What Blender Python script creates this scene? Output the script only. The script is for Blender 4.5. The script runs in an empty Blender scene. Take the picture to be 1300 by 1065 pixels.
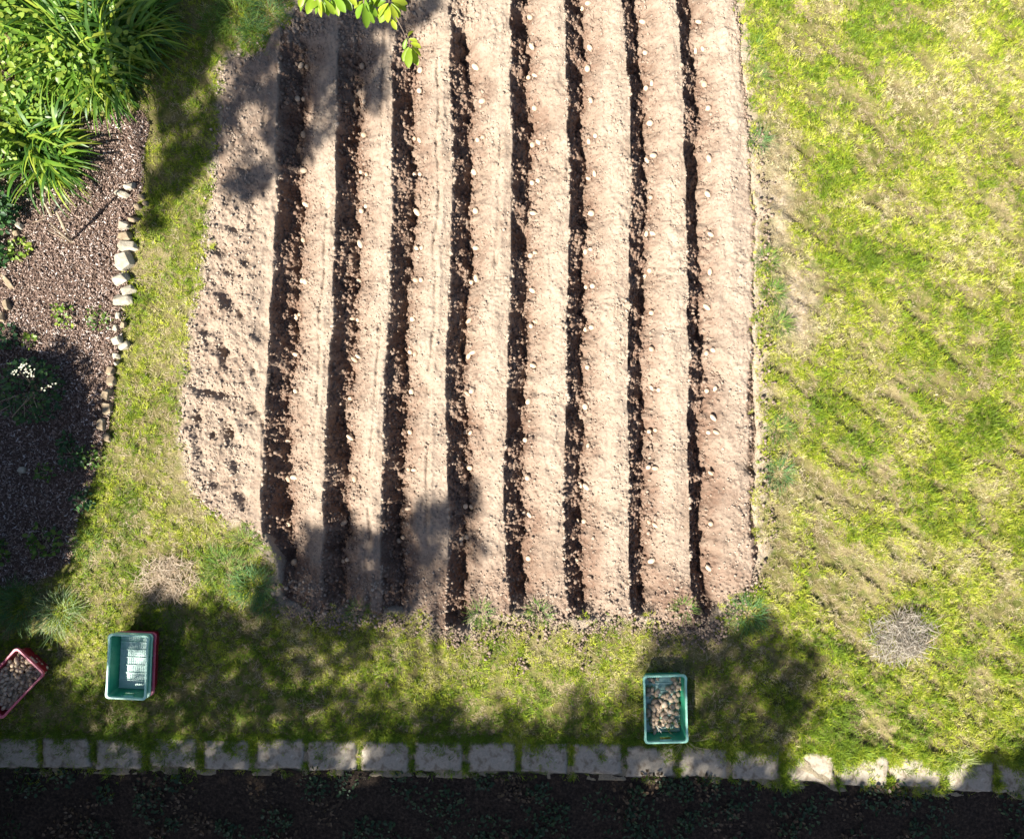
import bpy, bmesh, math, random
import numpy as np

rng = np.random.default_rng(7)
random.seed(7)
SC = bpy.context.scene
COL = SC.collection
H = 6.43                      # camera height in metres
F = 900.0                     # focal length in photo pixels
S = F / H                     # photo pixels per metre on the ground
CU, CV = 650.0, 487.5


def W(u, v, z=0.0):
    k = (H - z) / F
    return ((u - CU) * k, (CV - v) * k)


def U(x, y):
    return CU + x * S, CV - y * S


# ---------------------------------------------------------------- noise
def _hash(ix, iy, seed):
    h = (ix.astype(np.int64) * 374761393 + iy.astype(np.int64) * 668265263 + seed * 974634777) & 0xffffffff
    h = ((h ^ (h >> 13)) * 1274126177) & 0xffffffff
    return ((h ^ (h >> 16)) & 0xffff) / 65535.0


def vnoise(x, y, seed=0):
    x = np.asarray(x, float); y = np.asarray(y, float)
    x0 = np.floor(x); y0 = np.floor(y)
    fx = x - x0; fy = y - y0
    fx = fx * fx * fx * (fx * (fx * 6 - 15) + 10); fy = fy * fy * fy * (fy * (fy * 6 - 15) + 10)
    a = _hash(x0, y0, seed); b = _hash(x0 + 1, y0, seed)
    c = _hash(x0, y0 + 1, seed); d = _hash(x0 + 1, y0 + 1, seed)
    return ((a * (1 - fx) + b * fx) * (1 - fy) + (c * (1 - fx) + d * fx) * fy) * 2 - 1


def fbm(x, y, seed=0, octv=4, gain=0.5):
    t = 0; a = 1.0; n = 0
    for o in range(octv):
        ca, sa = math.cos(o * 1.3), math.sin(o * 1.3)
        t = t + a * vnoise((x * ca - y * sa) * 2 ** o + 17.3 * o, (x * sa + y * ca) * 2 ** o, seed + o)
        n += a; a *= gain
    return t / n


def cells(x, y, seed=0):
    """distance to the nearest jittered cell centre, 0..1"""
    x = np.asarray(x, float); y = np.asarray(y, float)
    ix = np.floor(x); iy = np.floor(y)
    best = np.full(x.shape, 9.0)
    for dx in (-1, 0, 1):
        for dy in (-1, 0, 1):
            jx = ix + dx + _hash(ix + dx, iy + dy, seed); jy = iy + dy + _hash(ix + dx, iy + dy, seed + 91)
            best = np.minimum(best, (x - jx) ** 2 + (y - jy) ** 2)
    return np.sqrt(best)


def sstep(a, b, x):
    t = np.clip((x - a) / (b - a), 0, 1)
    return t * t * (3 - 2 * t)


def sdf(poly, u, v):
    """signed distance in pixels, positive inside"""
    u = np.asarray(u, float); v = np.asarray(v, float)
    d = np.full(u.shape, 1e9); ins = np.zeros(u.shape, bool)
    n = len(poly)
    for i in range(n):
        ax, ay = poly[i]; bx, by = poly[(i + 1) % n]
        ex, ey = bx - ax, by - ay
        t = np.clip(((u - ax) * ex + (v - ay) * ey) / (ex * ex + ey * ey), 0, 1)
        d = np.minimum(d, (u - ax - t * ex) ** 2 + (v - ay - t * ey) ** 2)
        if ay != by:
            c = ((ay > v) != (by > v)) & (u < ex * (v - ay) / ey + ax)
            ins ^= c
    d = np.sqrt(d)
    return np.where(ins, d, -d)


# ---------------------------------------------------------------- objects
def props(o, label=None, cat=None, group=None, kind=None):
    if label: o['label'] = label
    if cat: o['category'] = cat
    if group: o['group'] = group
    if kind: o['kind'] = kind
    return o


def empty(name, loc=(0, 0, 0), rz=0.0):
    o = bpy.data.objects.new(name, None)
    o.empty_display_size = 0.1
    o.location = loc; o.rotation_euler = (0, 0, rz)
    COL.objects.link(o)
    return o


def link_mesh(name, me, mat, parent=None):
    o = bpy.data.objects.new(name, me)
    if mat: me.materials.append(mat)
    COL.objects.link(o)
    if parent: o.parent = parent
    return o


def np_mesh(name, verts, faces, mat, parent=None, col=None, smooth=False):
    """faces: list of int arrays (N,k)"""
    me = bpy.data.meshes.new(name)
    verts = np.asarray(verts, np.float32)
    me.vertices.add(len(verts))
    me.vertices.foreach_set('co', verts.ravel())
    loops = np.concatenate([f.ravel() for f in faces]).astype(np.int32)
    tot = np.concatenate([np.full(len(f), f.shape[1]) for f in faces])
    start = np.concatenate([[0], np.cumsum(tot)[:-1]]).astype(np.int32)
    me.loops.add(len(loops)); me.loops.foreach_set('vertex_index', loops)
    me.polygons.add(len(tot)); me.polygons.foreach_set('loop_start', start)
    if smooth:
        me.polygons.foreach_set('use_smooth', np.ones(len(tot), bool))
    me.update(calc_edges=True)
    if col is not None:
        a = me.attributes.new('col', 'FLOAT_COLOR', 'POINT')
        c = np.ones((len(verts), 4), np.float32); c[:, :3] = col
        a.data.foreach_set('color', c.ravel())
    return link_mesh(name, me, mat, parent)


class MB:
    """collects plain shapes into one mesh"""
    def __init__(s): s.v = []; s.f = []
    def add(s, verts, faces):
        b = len(s.v); s.v += [tuple(p) for p in verts]; s.f += [tuple(i + b for i in f) for f in faces]
    def box(s, c, d, rz=0.0):
        ca, sa = math.cos(rz), math.sin(rz); vs = []
        for k in (-1, 1):
            for i, j in ((-1, -1), (1, -1), (1, 1), (-1, 1)):
                x, y = i * d[0] / 2, j * d[1] / 2
                vs.append((c[0] + x * ca - y * sa, c[1] + x * sa + y * ca, c[2] + k * d[2] / 2))
        s.add(vs, [(3, 2, 1, 0), (4, 5, 6, 7), (0, 1, 5, 4), (1, 2, 6, 5), (2, 3, 7, 6), (3, 0, 4, 7)])
    def tube(s, pts, rad, n=8):
        pts = [np.array(p, float) for p in pts]; vs = []
        for i, p in enumerate(pts):
            d = pts[min(i + 1, len(pts) - 1)] - pts[max(i - 1, 0)]
            d /= np.linalg.norm(d) + 1e-9
            a = np.cross(d, (0, 0, 1.0) if abs(d[2]) < .9 else (1.0, 0, 0)); a /= np.linalg.norm(a)
            b = np.cross(d, a)
            for k in range(n):
                t = 2 * math.pi * k / n
                vs.append(p + rad[i] * (math.cos(t) * a + math.sin(t) * b))
        fs = [(i * n + k, i * n + (k + 1) % n, (i + 1) * n + (k + 1) % n, (i + 1) * n + k)
              for i in range(len(pts) - 1) for k in range(n)]
        fs += [tuple(range(n))[::-1], tuple((len(pts) - 1) * n + k for k in range(n))]
        s.add(vs, fs)
    def build(s, name, mat, parent=None, smooth=False):
        me = bpy.data.meshes.new(name)
        me.from_pydata(s.v, [], s.f); me.update()
        if smooth: me.polygons.foreach_set('use_smooth', [True] * len(me.polygons))
        return link_mesh(name, me, mat, parent)


# ---------------------------------------------------------------- materials
def material(name, rough=0.8, spec=0.25):
    m = bpy.data.materials.new(name); m.use_nodes = True
    nt = m.node_tree; b = nt.nodes['Principled BSDF']
    b.inputs['Roughness'].default_value = rough
    b.inputs['Specular IOR Level'].default_value = spec
    return m, nt, b


def nd(nt, t, **kw):
    n = nt.nodes.new(t)
    for k, v in kw.items(): setattr(n, k, v)
    return n


def noise_node(nt, scale, detail=4, rough=0.55, obj=True, dist=0.0):
    n = nd(nt, 'ShaderNodeTexNoise')
    n.inputs['Scale'].default_value = scale; n.inputs['Detail'].default_value = detail
    n.inputs['Roughness'].default_value = rough; n.inputs['Distortion'].default_value = dist
    t = nd(nt, 'ShaderNodeTexCoord'); nt.links.new(t.outputs['Object'], n.inputs['Vector'])
    return n


def ramp(nt, src, stops):
    r = nd(nt, 'ShaderNodeValToRGB'); e = r.color_ramp.elements
    while len(e) < len(stops): e.new(0.5)
    for i, (p, c) in enumerate(stops):
        e[i].position = p; e[i].color = (*c, 1)
    nt.links.new(src, r.inputs['Fac'])
    return r


def bump(nt, b, src, strength, dist):
    n = nd(nt, 'ShaderNodeBump'); n.inputs['Strength'].default_value = strength
    n.inputs['Distance'].default_value = dist
    nt.links.new(src, n.inputs['Height']); nt.links.new(n.outputs['Normal'], b.inputs['Normal'])
    return n


def mix(nt, fac, a, b, mode='MIX'):
    m = nd(nt, 'ShaderNodeMix', data_type='RGBA', blend_type=mode)
    for i, s in ((0, fac), (6, a), (7, b)):
        if isinstance(s, (int, float)): m.inputs[i].default_value = s
        elif isinstance(s, tuple): m.inputs[i].default_value = (*s, 1)
        else: nt.links.new(s, m.inputs[i])
    return m.outputs[2]


def simple_mat(name, stops, scale=20, rough=0.8, spec=0.25, bmp=None):
    m, nt, b = material(name, rough, spec)
    n = noise_node(nt, scale); r = ramp(nt, n.outputs['Fac'], stops)
    nt.links.new(r.outputs['Color'], b.inputs['Base Color'])
    if bmp:
        n2 = noise_node(nt, bmp[0], 5); bump(nt, b, n2.outputs['Fac'], bmp[1], bmp[2])
    return m


def leaf_mat(name, trans=0.3, rough=0.5, spec=0.3):
    """colour per blade from the attribute, light passing through the blade"""
    m, nt, b = material(name, rough, spec)
    a = nd(nt, 'ShaderNodeAttribute', attribute_name='col')
    nt.links.new(a.outputs['Color'], b.inputs['Base Color'])
    t = nd(nt, 'ShaderNodeBsdfTranslucent')
    c = mix(nt, 1.0, a.outputs['Color'], (1.1, 1.25, 0.55), 'MULTIPLY')
    nt.links.new(c, t.inputs['Color'])
    mx = nd(nt, 'ShaderNodeMixShader'); mx.inputs[0].default_value = trans
    nt.links.new(b.outputs[0], mx.inputs[1]); nt.links.new(t.outputs[0], mx.inputs[2])
    nt.links.new(mx.outputs[0], nt.nodes['Material Output'].inputs['Surface'])
    return m


def attr_mat(name, rough=0.9, spec=0.2, bmp=None):
    m, nt, b = material(name, rough, spec)
    a = nd(nt, 'ShaderNodeAttribute', attribute_name='col')
    nt.links.new(a.outputs['Color'], b.inputs['Base Color'])
    if bmp:
        n2 = noise_node(nt, bmp[0], 5); bump(nt, b, n2.outputs['Fac'], bmp[1], bmp[2])
    return m


M = {}
M['grass'] = leaf_mat('grass_blades', 0.3, 0.6, 0.2)
M['leaf'] = leaf_mat('fresh_leaves', 0.42, 0.42, 0.35)
M['crown'] = leaf_mat('tree_leaves', 0.2, 0.5, 0.3)
M['chip'] = attr_mat('bark_chips', 0.85, 0.25)
M['clod'] = attr_mat('soil_crumbs', 0.95, 0.1, (180, 0.5, 0.004))
M['bark'] = simple_mat('tree_bark', [(0.3, (0.06, 0.045, 0.035)), (0.7, (0.16, 0.12, 0.09))], 9, 0.9, 0.1, (30, 0.8, 0.02))
M['twig'] = simple_mat('dry_stalk', [(0.3, (0.25, 0.19, 0.12)), (0.7, (0.42, 0.34, 0.24))], 40, 0.8)
M['stone'] = simple_mat('pale_edging_stone', [(0.25, (0.22, 0.185, 0.13)), (0.48, (0.34, 0.30, 0.225)), (0.75, (0.43, 0.39, 0.31))], 14, 0.85, 0.2, (60, 0.5, 0.01))
M['brownstone'] = simple_mat('brown_edging_stone', [(0.25, (0.14, 0.10, 0.065)), (0.5, (0.25, 0.19, 0.12)), (0.75, (0.36, 0.30, 0.21))], 14, 0.85, 0.2, (60, 0.5, 0.01))
M['slab'] = simple_mat('weathered_concrete', [(0.26, (0.12, 0.09, 0.055)), (0.40, (0.22, 0.18, 0.13)), (0.52, (0.33, 0.285, 0.22)), (0.6, (0.27, 0.235, 0.18)), (0.78, (0.43, 0.38, 0.31))], 13, 0.9, 0.2, (90, 0.5, 0.006))
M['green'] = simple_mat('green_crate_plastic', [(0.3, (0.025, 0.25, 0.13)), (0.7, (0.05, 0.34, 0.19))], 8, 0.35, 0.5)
M['greenrim'] = simple_mat('sunlit_green_crate_rim', [(0.3, (0.28, 0.58, 0.42)), (0.7, (0.38, 0.68, 0.52))], 30, 0.35, 0.5)  # paler than the walls: sunlit, translucent edge painted into the colour
M['greenfloor'] = simple_mat('skylit_green_crate_floor', [(0.3, (0.34, 0.55, 0.46)), (0.7, (0.48, 0.66, 0.58))], 18, 0.4, 0.5)  # sky reflection and brighter interior painted into the floor colour
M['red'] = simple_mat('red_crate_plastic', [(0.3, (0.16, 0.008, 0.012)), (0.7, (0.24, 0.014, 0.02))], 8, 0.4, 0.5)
M['redrim'] = simple_mat('sunlit_red_crate_rim', [(0.3, (0.50, 0.07, 0.12)), (0.7, (0.60, 0.13, 0.19))], 30, 0.4, 0.5)  # lighter red paints the sunlit edge into the rim
M['sprout'] = simple_mat('pale_potato_sprout', [(0.3, (0.6, 0.55, 0.42)), (0.7, (0.75, 0.72, 0.6))], 60, 0.6)
M['petal'] = simple_mat('cream_petals', [(0.3, (0.62, 0.62, 0.46)), (0.7, (0.75, 0.74, 0.62))], 60, 0.6)

# potato skin: tan with darker speckles
m, nt, b = material('potato_skin', 0.75, 0.25)
n = noise_node(nt, 45, 5); oi = nd(nt, 'ShaderNodeObjectInfo')
r = ramp(nt, n.outputs['Fac'], [(0.3, (0.27, 0.185, 0.115)), (0.46, (0.47, 0.365, 0.255)), (0.72, (0.58, 0.475, 0.36))])
r2 = ramp(nt, oi.outputs['Random'], [(0.0, (0.78, 0.72, 0.66)), (0.5, (1, 1, 1)), (1.0, (1.1, 1.06, 1.0))])
nt.links.new(mix(nt, 1.0, r.outputs['Color'], r2.outputs['Color'], 'MULTIPLY'), b.inputs['Base Color'])
bump(nt, b, n.outputs['Fac'], 0.4, 0.004)
M['potato'] = m

# ploughed soil: dry pale crust, browner where freshly dug, trench shade in the colour (attribute), fine crumbs
m, nt, b = material('ploughed_soil', 0.95, 0.1)
a = nd(nt, 'ShaderNodeAttribute', attribute_name='col')
n1 = noise_node(nt, 38, 6, 0.7); n2 = noise_node(nt, 4.0, 7, .68); n3 = noise_node(nt, 150, 4, 0.7)
r1 = ramp(nt, n1.outputs['Fac'], [(0.28, (0.62, 0.56, 0.52)), (0.48, (1, 1, 1)), (0.75, (1.15, 1.14, 1.12))])
r2 = ramp(nt, n2.outputs['Fac'], [(0.3, (0.80, 0.76, 0.73)), (0.5, (1.0, .99, .98)), (0.7, (1.10, 1.09, 1.08))])
c = mix(nt, 1.0, a.outputs['Color'], r1.outputs['Color'], 'MULTIPLY')
c = mix(nt, 1.0, c, r2.outputs['Color'], 'MULTIPLY')
nt.links.new(c, b.inputs['Base Color'])
hm = nd(nt, 'ShaderNodeMath', operation='ADD')
nt.links.new(n1.outputs['Fac'], hm.inputs[0]); nt.links.new(n3.outputs['Fac'], hm.inputs[1])
bump(nt, b, hm.outputs[0], 0.75, 0.012)
M['soil'] = m

# lawn floor: thatch, moss and bare earth
m, nt, b = material('lawn_thatch', 0.95, 0.1)
n1 = noise_node(nt, 1.6, 5, 0.6); n2 = noise_node(nt, 60, 6, 0.75); n3 = noise_node(nt, 9, 4)
r1 = ramp(nt, n1.outputs['Fac'], [(0.3, (0.10, 0.085, 0.03)), (0.5, (0.18, 0.155, 0.06)), (0.7, (0.28, 0.225, 0.12))])
r3 = ramp(nt, n3.outputs['Fac'], [(0.4, (0.09, 0.115, 0.018)), (0.55, (0.16, 0.175, 0.03))])
rf = ramp(nt, n3.outputs['Fac'], [(0.35, (0.75, 0.75, 0.75)), (0.6, (0.0, 0.0, 0.0))])
c = mix(nt, rf.outputs['Color'], r1.outputs['Color'], r3.outputs['Color'])
r2 = ramp(nt, n2.outputs['Fac'], [(0.3, (0.5, 0.48, 0.45)), (0.55, (1, 1, 1)), (0.8, (1.2, 1.2, 1.15))])
c = mix(nt, 1.0, c, r2.outputs['Color'], 'MULTIPLY')
at = nd(nt, 'ShaderNodeAttribute', attribute_name='col')
er = ramp(nt, n2.outputs['Fac'], [(0.3, (0.20, 0.15, 0.11)), (0.5, (0.37, 0.295, 0.225)), (0.75, (0.43, 0.35, 0.27))])
c = mix(nt, at.outputs['Fac'], c, er.outputs['Color'])
nt.links.new(c, b.inputs['Base Color']); bump(nt, b, n2.outputs['Fac'], 0.9, 0.02)
M['lawn'] = m

m, nt, b = material('mulch_floor', 0.95, 0.1)
n1 = noise_node(nt, 70, 6, 0.75)
r1 = ramp(nt, n1.outputs['Fac'], [(0.3, (0.05, 0.032, 0.024)), (0.5, (0.13, 0.085, 0.065)), (0.7, (0.24, 0.17, 0.14))])
nt.links.new(r1.outputs['Color'], b.inputs['Base Color']); bump(nt, b, n1.outputs['Fac'], 1.0, 0.02)
M['mulch'] = m

# ---------------------------------------------------------------- field geometry
FIELD = [(395, -160), (372, 0), (345, 48), (318, 72), (298, 66), (282, 85), (278, 150), (272, 205), (268, 260), (261, 320),
         (246, 395), (234, 470), (230, 555), (240, 605), (262, 652), (300, 664), (330, 680), (346, 715), (352, 768), (400, 782), (440, 784), (480, 780),
         (545, 786), (558, 806), (596, 808), (606, 786), (640, 784), (690, 786), (740, 794),
         (800, 786), (850, 796), (900, 806), (918, 780), (955, 742), (972, 700), (962, 640), (970, 590),
         (968, 520), (963, 450), (964, 330), (967, 270), (958, 200), (953, 110), (940, 20), (925, -160)]
VV = [-160, 0, 60, 130, 200, 260, 330, 420, 500, 560, 620, 700, 780, 900]
EDGE = [
    [368, 360, 357, 353, 352, 352, 349, 344, 339, 335, 333, 336, 340, 345],
    [436, 430, 428, 427, 426, 426, 425, 423, 417, 413, 411, 410, 410, 410],
    [505, 501, 499, 498, 498, 498, 496, 492, 488, 486, 485, 484, 484, 484],
    [574, 571, 571, 573, 573, 574, 571, 567, 565, 566, 569, 568, 566, 566],
    [645, 646, 648, 649, 650, 650, 648, 645, 644, 642, 640, 641, 646, 650],
    [712, 717, 719, 720, 722, 723, 721, 719, 718, 717, 715, 714, 722, 730],
    [782, 789, 794, 799, 800, 800, 799, 796, 796, 797, 797, 798, 802, 806],
    [850, 859, 862, 867, 869, 870, 872, 873, 873, 873, 874, 875, 880, 886],
]
REDGE = [918, 927, 934, 942, 948, 950, 951, 950, 948, 948, 948, 950, 955, 960]
TOPS = [52, 62, 40, 34, -200, -200, -200, -200]
BOTS = [742, 772, 780, 806, 772, 786, 782, 796]
WIDE = [1.0, 0.90, 0.88, 0.88, 0.87, 0.86, 0.80, 0.82]
PITS = [(285, 372, 10, 6, .06), (291, 383, 9, 7, .07), (307, 399, 5, 6, .05), (283, 438, 5, 16, .055), (288, 447, 7, 9, .07), (262, 496, 14, 7, .065),
        (281, 500, 8, 6, .06), (288, 543, 8, 14, .06), (293, 548, 6, 9, .06), (270, 551, 5, 4, .05), (305, 628, 8, 6, .06), (285, 317, 6, 8, .05), (312, 332, 6, 7, .05),
        (300, 290, 10, 6, .05), (292, 345, 9, 5, .05), (320, 260, 6, 9, .04), (330, 420, 7, 12, .045), (325, 520, 6, 9, .045), (262, 420, 8, 6, .05),
        (300, 590, 8, 10, .05), (255, 575, 6, 8, .045), (275, 615, 8, 5, .045), (310, 215, 8, 6, .04), (297, 180, 6, 10, .04), (322, 470, 5, 8, .04), (250, 530, 6, 6, .05)]


def furrow_pos(u, v):
    """index of the furrow left of each point, distance right of its lip, distance to the next lip"""
    wob = 3.4 * fbm(v / 28.0, u / 90.0 + 3.1, 31, 3) + 2.6 * fbm(v / 7.0, u / 30.0, 32, 3)
    es = [np.interp(v, VV, e) + 2 * fbm(v / 45.0 + 9 * i, u * 0, 40 + i, 2) for i, e in enumerate(EDGE)]
    idx = np.full(u.shape, -1); d = np.full(u.shape, 999.0); w = np.full(u.shape, 75.0)
    for i in range(8):
        nxt = es[i + 1] if i < 7 else np.interp(v, VV, REDGE) + 3
        k = u >= es[i]
        idx[k] = i; d[k] = (u - es[i])[k]; w[k] = (nxt - es[i])[k]
    d = np.where(d < 900, d + wob * np.exp(-(d / 26.0) ** 2), d)
    dl = es[0] - u                       # distance left of the first lip
    return idx, d, w, dl


def field_height(x, y, fine=True):
    u, v = U(x, y)
    idx, d, w, dl = furrow_pos(u, v)
    z = np.zeros(u.shape); rough = np.full(u.shape, 0.3); dug = np.zeros(u.shape)
    dep_n = 1 + 0.42 * fbm(v / 38.0, idx * 5.3, 51, 3)
    for i in range(8):
        k = idx == i
        if not k.any(): continue
        dd, ww = d[k] + 7.0 * fbm(v[k] / 11.0, d[k] / 11.0 + i * 11, 58, 3) * np.exp(-((d[k] - 22) / 14.0) ** 2), w[k]
        t = sstep(TOPS[i] - 12, TOPS[i] + 14, v[k]) * (1 - sstep(BOTS[i] - 26, BOTS[i] + 4, v[k]))
        s = WIDE[i] * (1 + .24 * fbm(v[k] / 55.0 + 7 * i, v[k] * 0, 56, 3))
        steep = 0.5 + 0.5 * np.clip(-.25 + 1.5 * fbm(v[k] / 30.0, dd / 40 + i * 7.7, 57, 3) * 1.6, -1, 1)      # slumped wall or clean cut
        if i < 2: steep = np.clip(steep + 0.25, 0, 1)
        ka = [0, 3, 10, 18, 22, 26, 29, 34, 45, 58]
        a = np.interp(dd / s, ka, [.022, -.004, -.042, -.088, -.135, -.17, -.138, -.112, -.058, .0])
        c = np.interp(dd / s, ka, [.024, -.055, -.13, -.172, -.19, -.185, -.138, -.112, -.058, .0])
        zz = (a * (1 - steep) + c * steep)
        zz = np.where(dd > 58 * s, .0 + .025 * sstep(58 * s, 58 * s + 14, dd), zz)
        flat = 0.01
        zz = flat + (zz - flat) * np.where(zz < 0, dep_n[k], 1.0) * (0.25 + 0.75 * t)
        z[k] = zz
        wall = (1 - sstep(27 * s, 33 * s, dd))
        rough[k] = 0.36 + 1.1 * wall + .45 * np.exp(-((dd / s - 38) / 10) ** 2) + .35 * sstep(.1, .5, fbm(v[k] / 30, dd / 14 + 5 * i, 59, 3))
        if i in (0, 1, 2, 3):            # hoe line along the shoulder of the ridge
            hl = [62, 58, 58, 60][i] + 5 * fbm(v[k] / 60.0, dd * 0, 61 + i, 4)
            on = sstep(0.0, 0.35, fbm(v[k] / 110.0 + 3 * i, dd * 0, 66, 3) + [.3, .1, .2, -.02][i])
            zz2 = -0.020 * on * (.4 + .9 * np.clip(vnoise(v[k] / 13.0, dd * 0 + i, 67) + .4, 0, 1)) * np.exp(-((dd - hl) / 2.6) ** 2) + .008 * np.exp(-((dd - hl - 5) / 3.0) ** 2) * on
            z[k] += zz2
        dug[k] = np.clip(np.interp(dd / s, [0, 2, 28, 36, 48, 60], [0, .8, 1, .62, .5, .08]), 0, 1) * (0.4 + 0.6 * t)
    left = idx < 0
    if left.any():
        zl = 0.022 + 0.026 * fbm(u[left] / 20, v[left] / 20, 71, 4) - .022 * sstep(.22, .6, fbm(u[left] / 17, v[left] / 22, 72, 2))
        lip = np.exp(-(dl[left] / 9.0) ** 2) * 0.012
        for (pu, pv, ra, rb, dp) in PITS:
            q = ((u[left] - pu) / ra) ** 2 + ((v[left] - pv) / rb) ** 2
            zl = zl - dp * np.exp(-q * 0.9) + 0.016 * np.exp(-(((u[left] - pu + ra * .9) / ra) ** 2 + ((v[left] - pv - rb * .8) / rb) ** 2))
        z[left] = zl + lip
        rough[left] = 0.70 - 0.5 * np.exp(-(dl[left] / 22.0) ** 2); dug[left] = 0.10
    # right outer shoulder crumbles away, browner down its slope
    re = np.interp(v, VV, REDGE) + 4 * fbm(v / 25.0, u * 0, 77, 3)
    o = sstep(0, 15, u - re)
    z = z * (1 - o) - 0.045 * o; rough = np.maximum(rough, 0.9 * sstep(-2, 4, u - re)); dug = np.maximum(dug, 0.6 * sstep(-2, 4, u - re) * (1 - sstep(14, 24, u - re)))
    # bottom end of the bed is trampled and rough
    be = sstep(690, 745, v)
    rough = np.maximum(rough, 0.75 * be); dug = np.maximum(dug, 0.7 * be * (0.6 + 0.7 * fbm(u / 40, v / 40, 78, 3)))
    for fu, fv in ((628, 330), (700, 205), (775, 440), (850, 300), (560, 470), (920, 380), (700, 600), (770, 640), (845, 560), (925, 160), (480, 300), (620, 560), (405, 250)):   # heel marks and slumps on the ridges
        z = z - .022 * np.exp(-((u - fu - .3 * (v - fv)) / 6) ** 2 - ((v - fv) / 10) ** 2)
    hole = ((u - 956) / 10) ** 2 + ((v - 594) / 8) ** 2
    z = z - 0.08 * np.exp(-hole)
    z = z + 0.012 * fbm(u / 16.0, v / 16.0, 81, 3) + 0.014 * fbm(u / 34.0, v / 34.0, 82, 2)
    if fine:
        c1 = 1 - cells(u / 5.0, v / 5.0, 5); c2 = 1 - cells(u / 2.6, v / 2.6, 6)
        bl = np.clip(c1, 0, 1) ** 1.0 * sstep(-.3, .35, fbm(u / 11, v / 11, 83, 2))
        z = z + rough * (0.032 * bl + 0.016 * c2 * sstep(-.2, .3, fbm(u / 7, v / 7, 84, 2)) - 0.014)
        z = z + 0.0045 * fbm(u / 2.0, v / 2.0, 85, 2) * (0.5 + rough)
    return z, rough, dug


def pt(u, v, lift=0.0):
    """the point of the field seen at photo pixel (u, v)"""
    z = 0.0
    for _ in range(4):
        x, y = W(u, v, z)
        z = float(field_height(np.array([x]), np.array([y]))[0][0])
        z = min(z, 0.06)
    x, y = W(u, v, z)
    return x, y, z + lift


MULCH = [(118, 152), (150, 138), (186, 140), (196, 160), (184, 205), (186, 245), (176, 268), (166, 300), (164, 345), (160, 400), (156, 440), (146, 480),
         (142, 540), (128, 590), (104, 660), (92, 715), (60, 738), (0, 748), (-160, 760), (-160, 120), (-20, 60), (60, 110)]


def field_mask(u, v):
    return sdf(FIELD, u, v) + 5 * fbm(u / 22, v / 22, 11, 3)


def mulch_mask(u, v):
    return sdf(MULCH, u, v) + 6 * fbm(u / 20, v / 20, 12, 3)


SLAB_SP = 67.5


def slab_top(u):
    return np.interp(u, [-200, 300, 500, 750, 900, 1100, 1500], [934, 936, 938, 942, 947, 957, 975])


def lawn_height(x, y):
    u, v = U(x, y)
    a = math.radians(38)
    p = (u * math.cos(a) + v * math.sin(a)); q = (-u * math.sin(a) + v * math.cos(a))
    z = 0.012 * fbm(u / 60, v / 60, 21, 3)
    right = sstep(930, 1010, u)
    z = z + (0.006 + 0.034 * right) * fbm(p / 40, q / 15, 22, 3) + (.010 + .008 * right) * fbm(p / 9, q / 6, 23, 2) * sstep(-.35, .2, fbm(u / 45, v / 45, 105, 2))
    z = z - 0.012 * sstep(-8, 10, v - slab_top(u)) * (1 - sstep(64, 80, v - slab_top(u)))
    return z


# ---------------------------------------------------------------- sheets
def grid_mesh(name, xs, ys, zf, mat, keep=None, colf=None, smooth=True):
    X, Y = np.meshgrid(xs, ys)
    Z, extra = zf(X, Y)
    nx, ny = len(xs), len(ys)
    i = np.arange(nx * ny).reshape(ny, nx)
    q = np.stack([i[:-1, :-1], i[:-1, 1:], i[1:, 1:], i[1:, :-1]], -1).reshape(-1, 4)
    V = np.stack([X, Y, Z], -1).reshape(-1, 3)
    C = extra
    if keep is not None:
        k = keep(X, Y).ravel()
        q = q[k[q].any(1)]
        used = np.zeros(len(V), bool); used[q] = True
        m_ = np.cumsum(used) - 1
        V = V[used]; q = m_[q]
        if C is not None: C = C.reshape(-1, 3)[used]
    elif C is not None: C = C.reshape(-1, 3)
    return np_mesh(name, V, [q], mat, None, C, smooth)


DRY = np.array([0.322, 0.259, 0.198]); WET_SHADE = np.array([0.165, 0.108, 0.077])  # moist dug soil, darkened further to paint in the trench shade


ROWS = [
    [(387, 85), (384, 129), (386, 172), (386, 217), (389, 260), (386, 305), (386, 357), (379, 401), (377, 450), (376, 496), (366, 560), (371, 607), (367, 665), (374, 713)],
    [(460, 85), (463, 130), (463, 172), (462, 220), (463, 265), (458, 310), (456, 357), (452, 405), (453, 455), (447, 505), (445, 555), (451, 607), (441, 660), (438, 712)],
    [(534, 90), (533, 116), (530, 178), (530, 222), (530, 270), (533, 315), (532, 355), (524, 405), (524, 447), (523, 497), (521, 548), (523, 595), (519, 645), (510, 684)],
    [(604, 86), (613, 129), (610, 176), (602, 219), (604, 268), (605, 315), (602, 356), (596, 407), (598, 450), (597, 498), (594, 549), (593, 591), (595, 642), (590, 681)],
    [(673, 23), (675, 60), (675, 98), (679, 138), (680, 183), (679, 232), (677, 271), (677, 322), (676, 369), (677, 412), (677, 464), (671, 509), (667, 558), (670, 606), (669, 652), (671, 708)],
    [(743, 8), (749, 62), (746, 88), (750, 128), (752, 176), (751, 223), (751, 271), (747, 318), (748, 363), (747, 417), (746, 466), (743, 516), (742, 565), (739, 615), (737, 660), (732, 711)],
    [(811, 32), (819, 68), (824, 110), (825, 157), (825, 202), (826, 251), (825, 297), (822, 346), (827, 397), (827, 443), (832, 494), (828, 546), (827, 593), (828, 664), (827, 711)],
    [(887, 29), (888, 64), (894, 108), (899, 138), (900, 202), (898, 247), (902, 298), (901, 345), (897, 390), (901, 446), (902, 495), (905, 530), (904, 548), (902, 600), (902, 664), (899, 720)],
]


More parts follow.
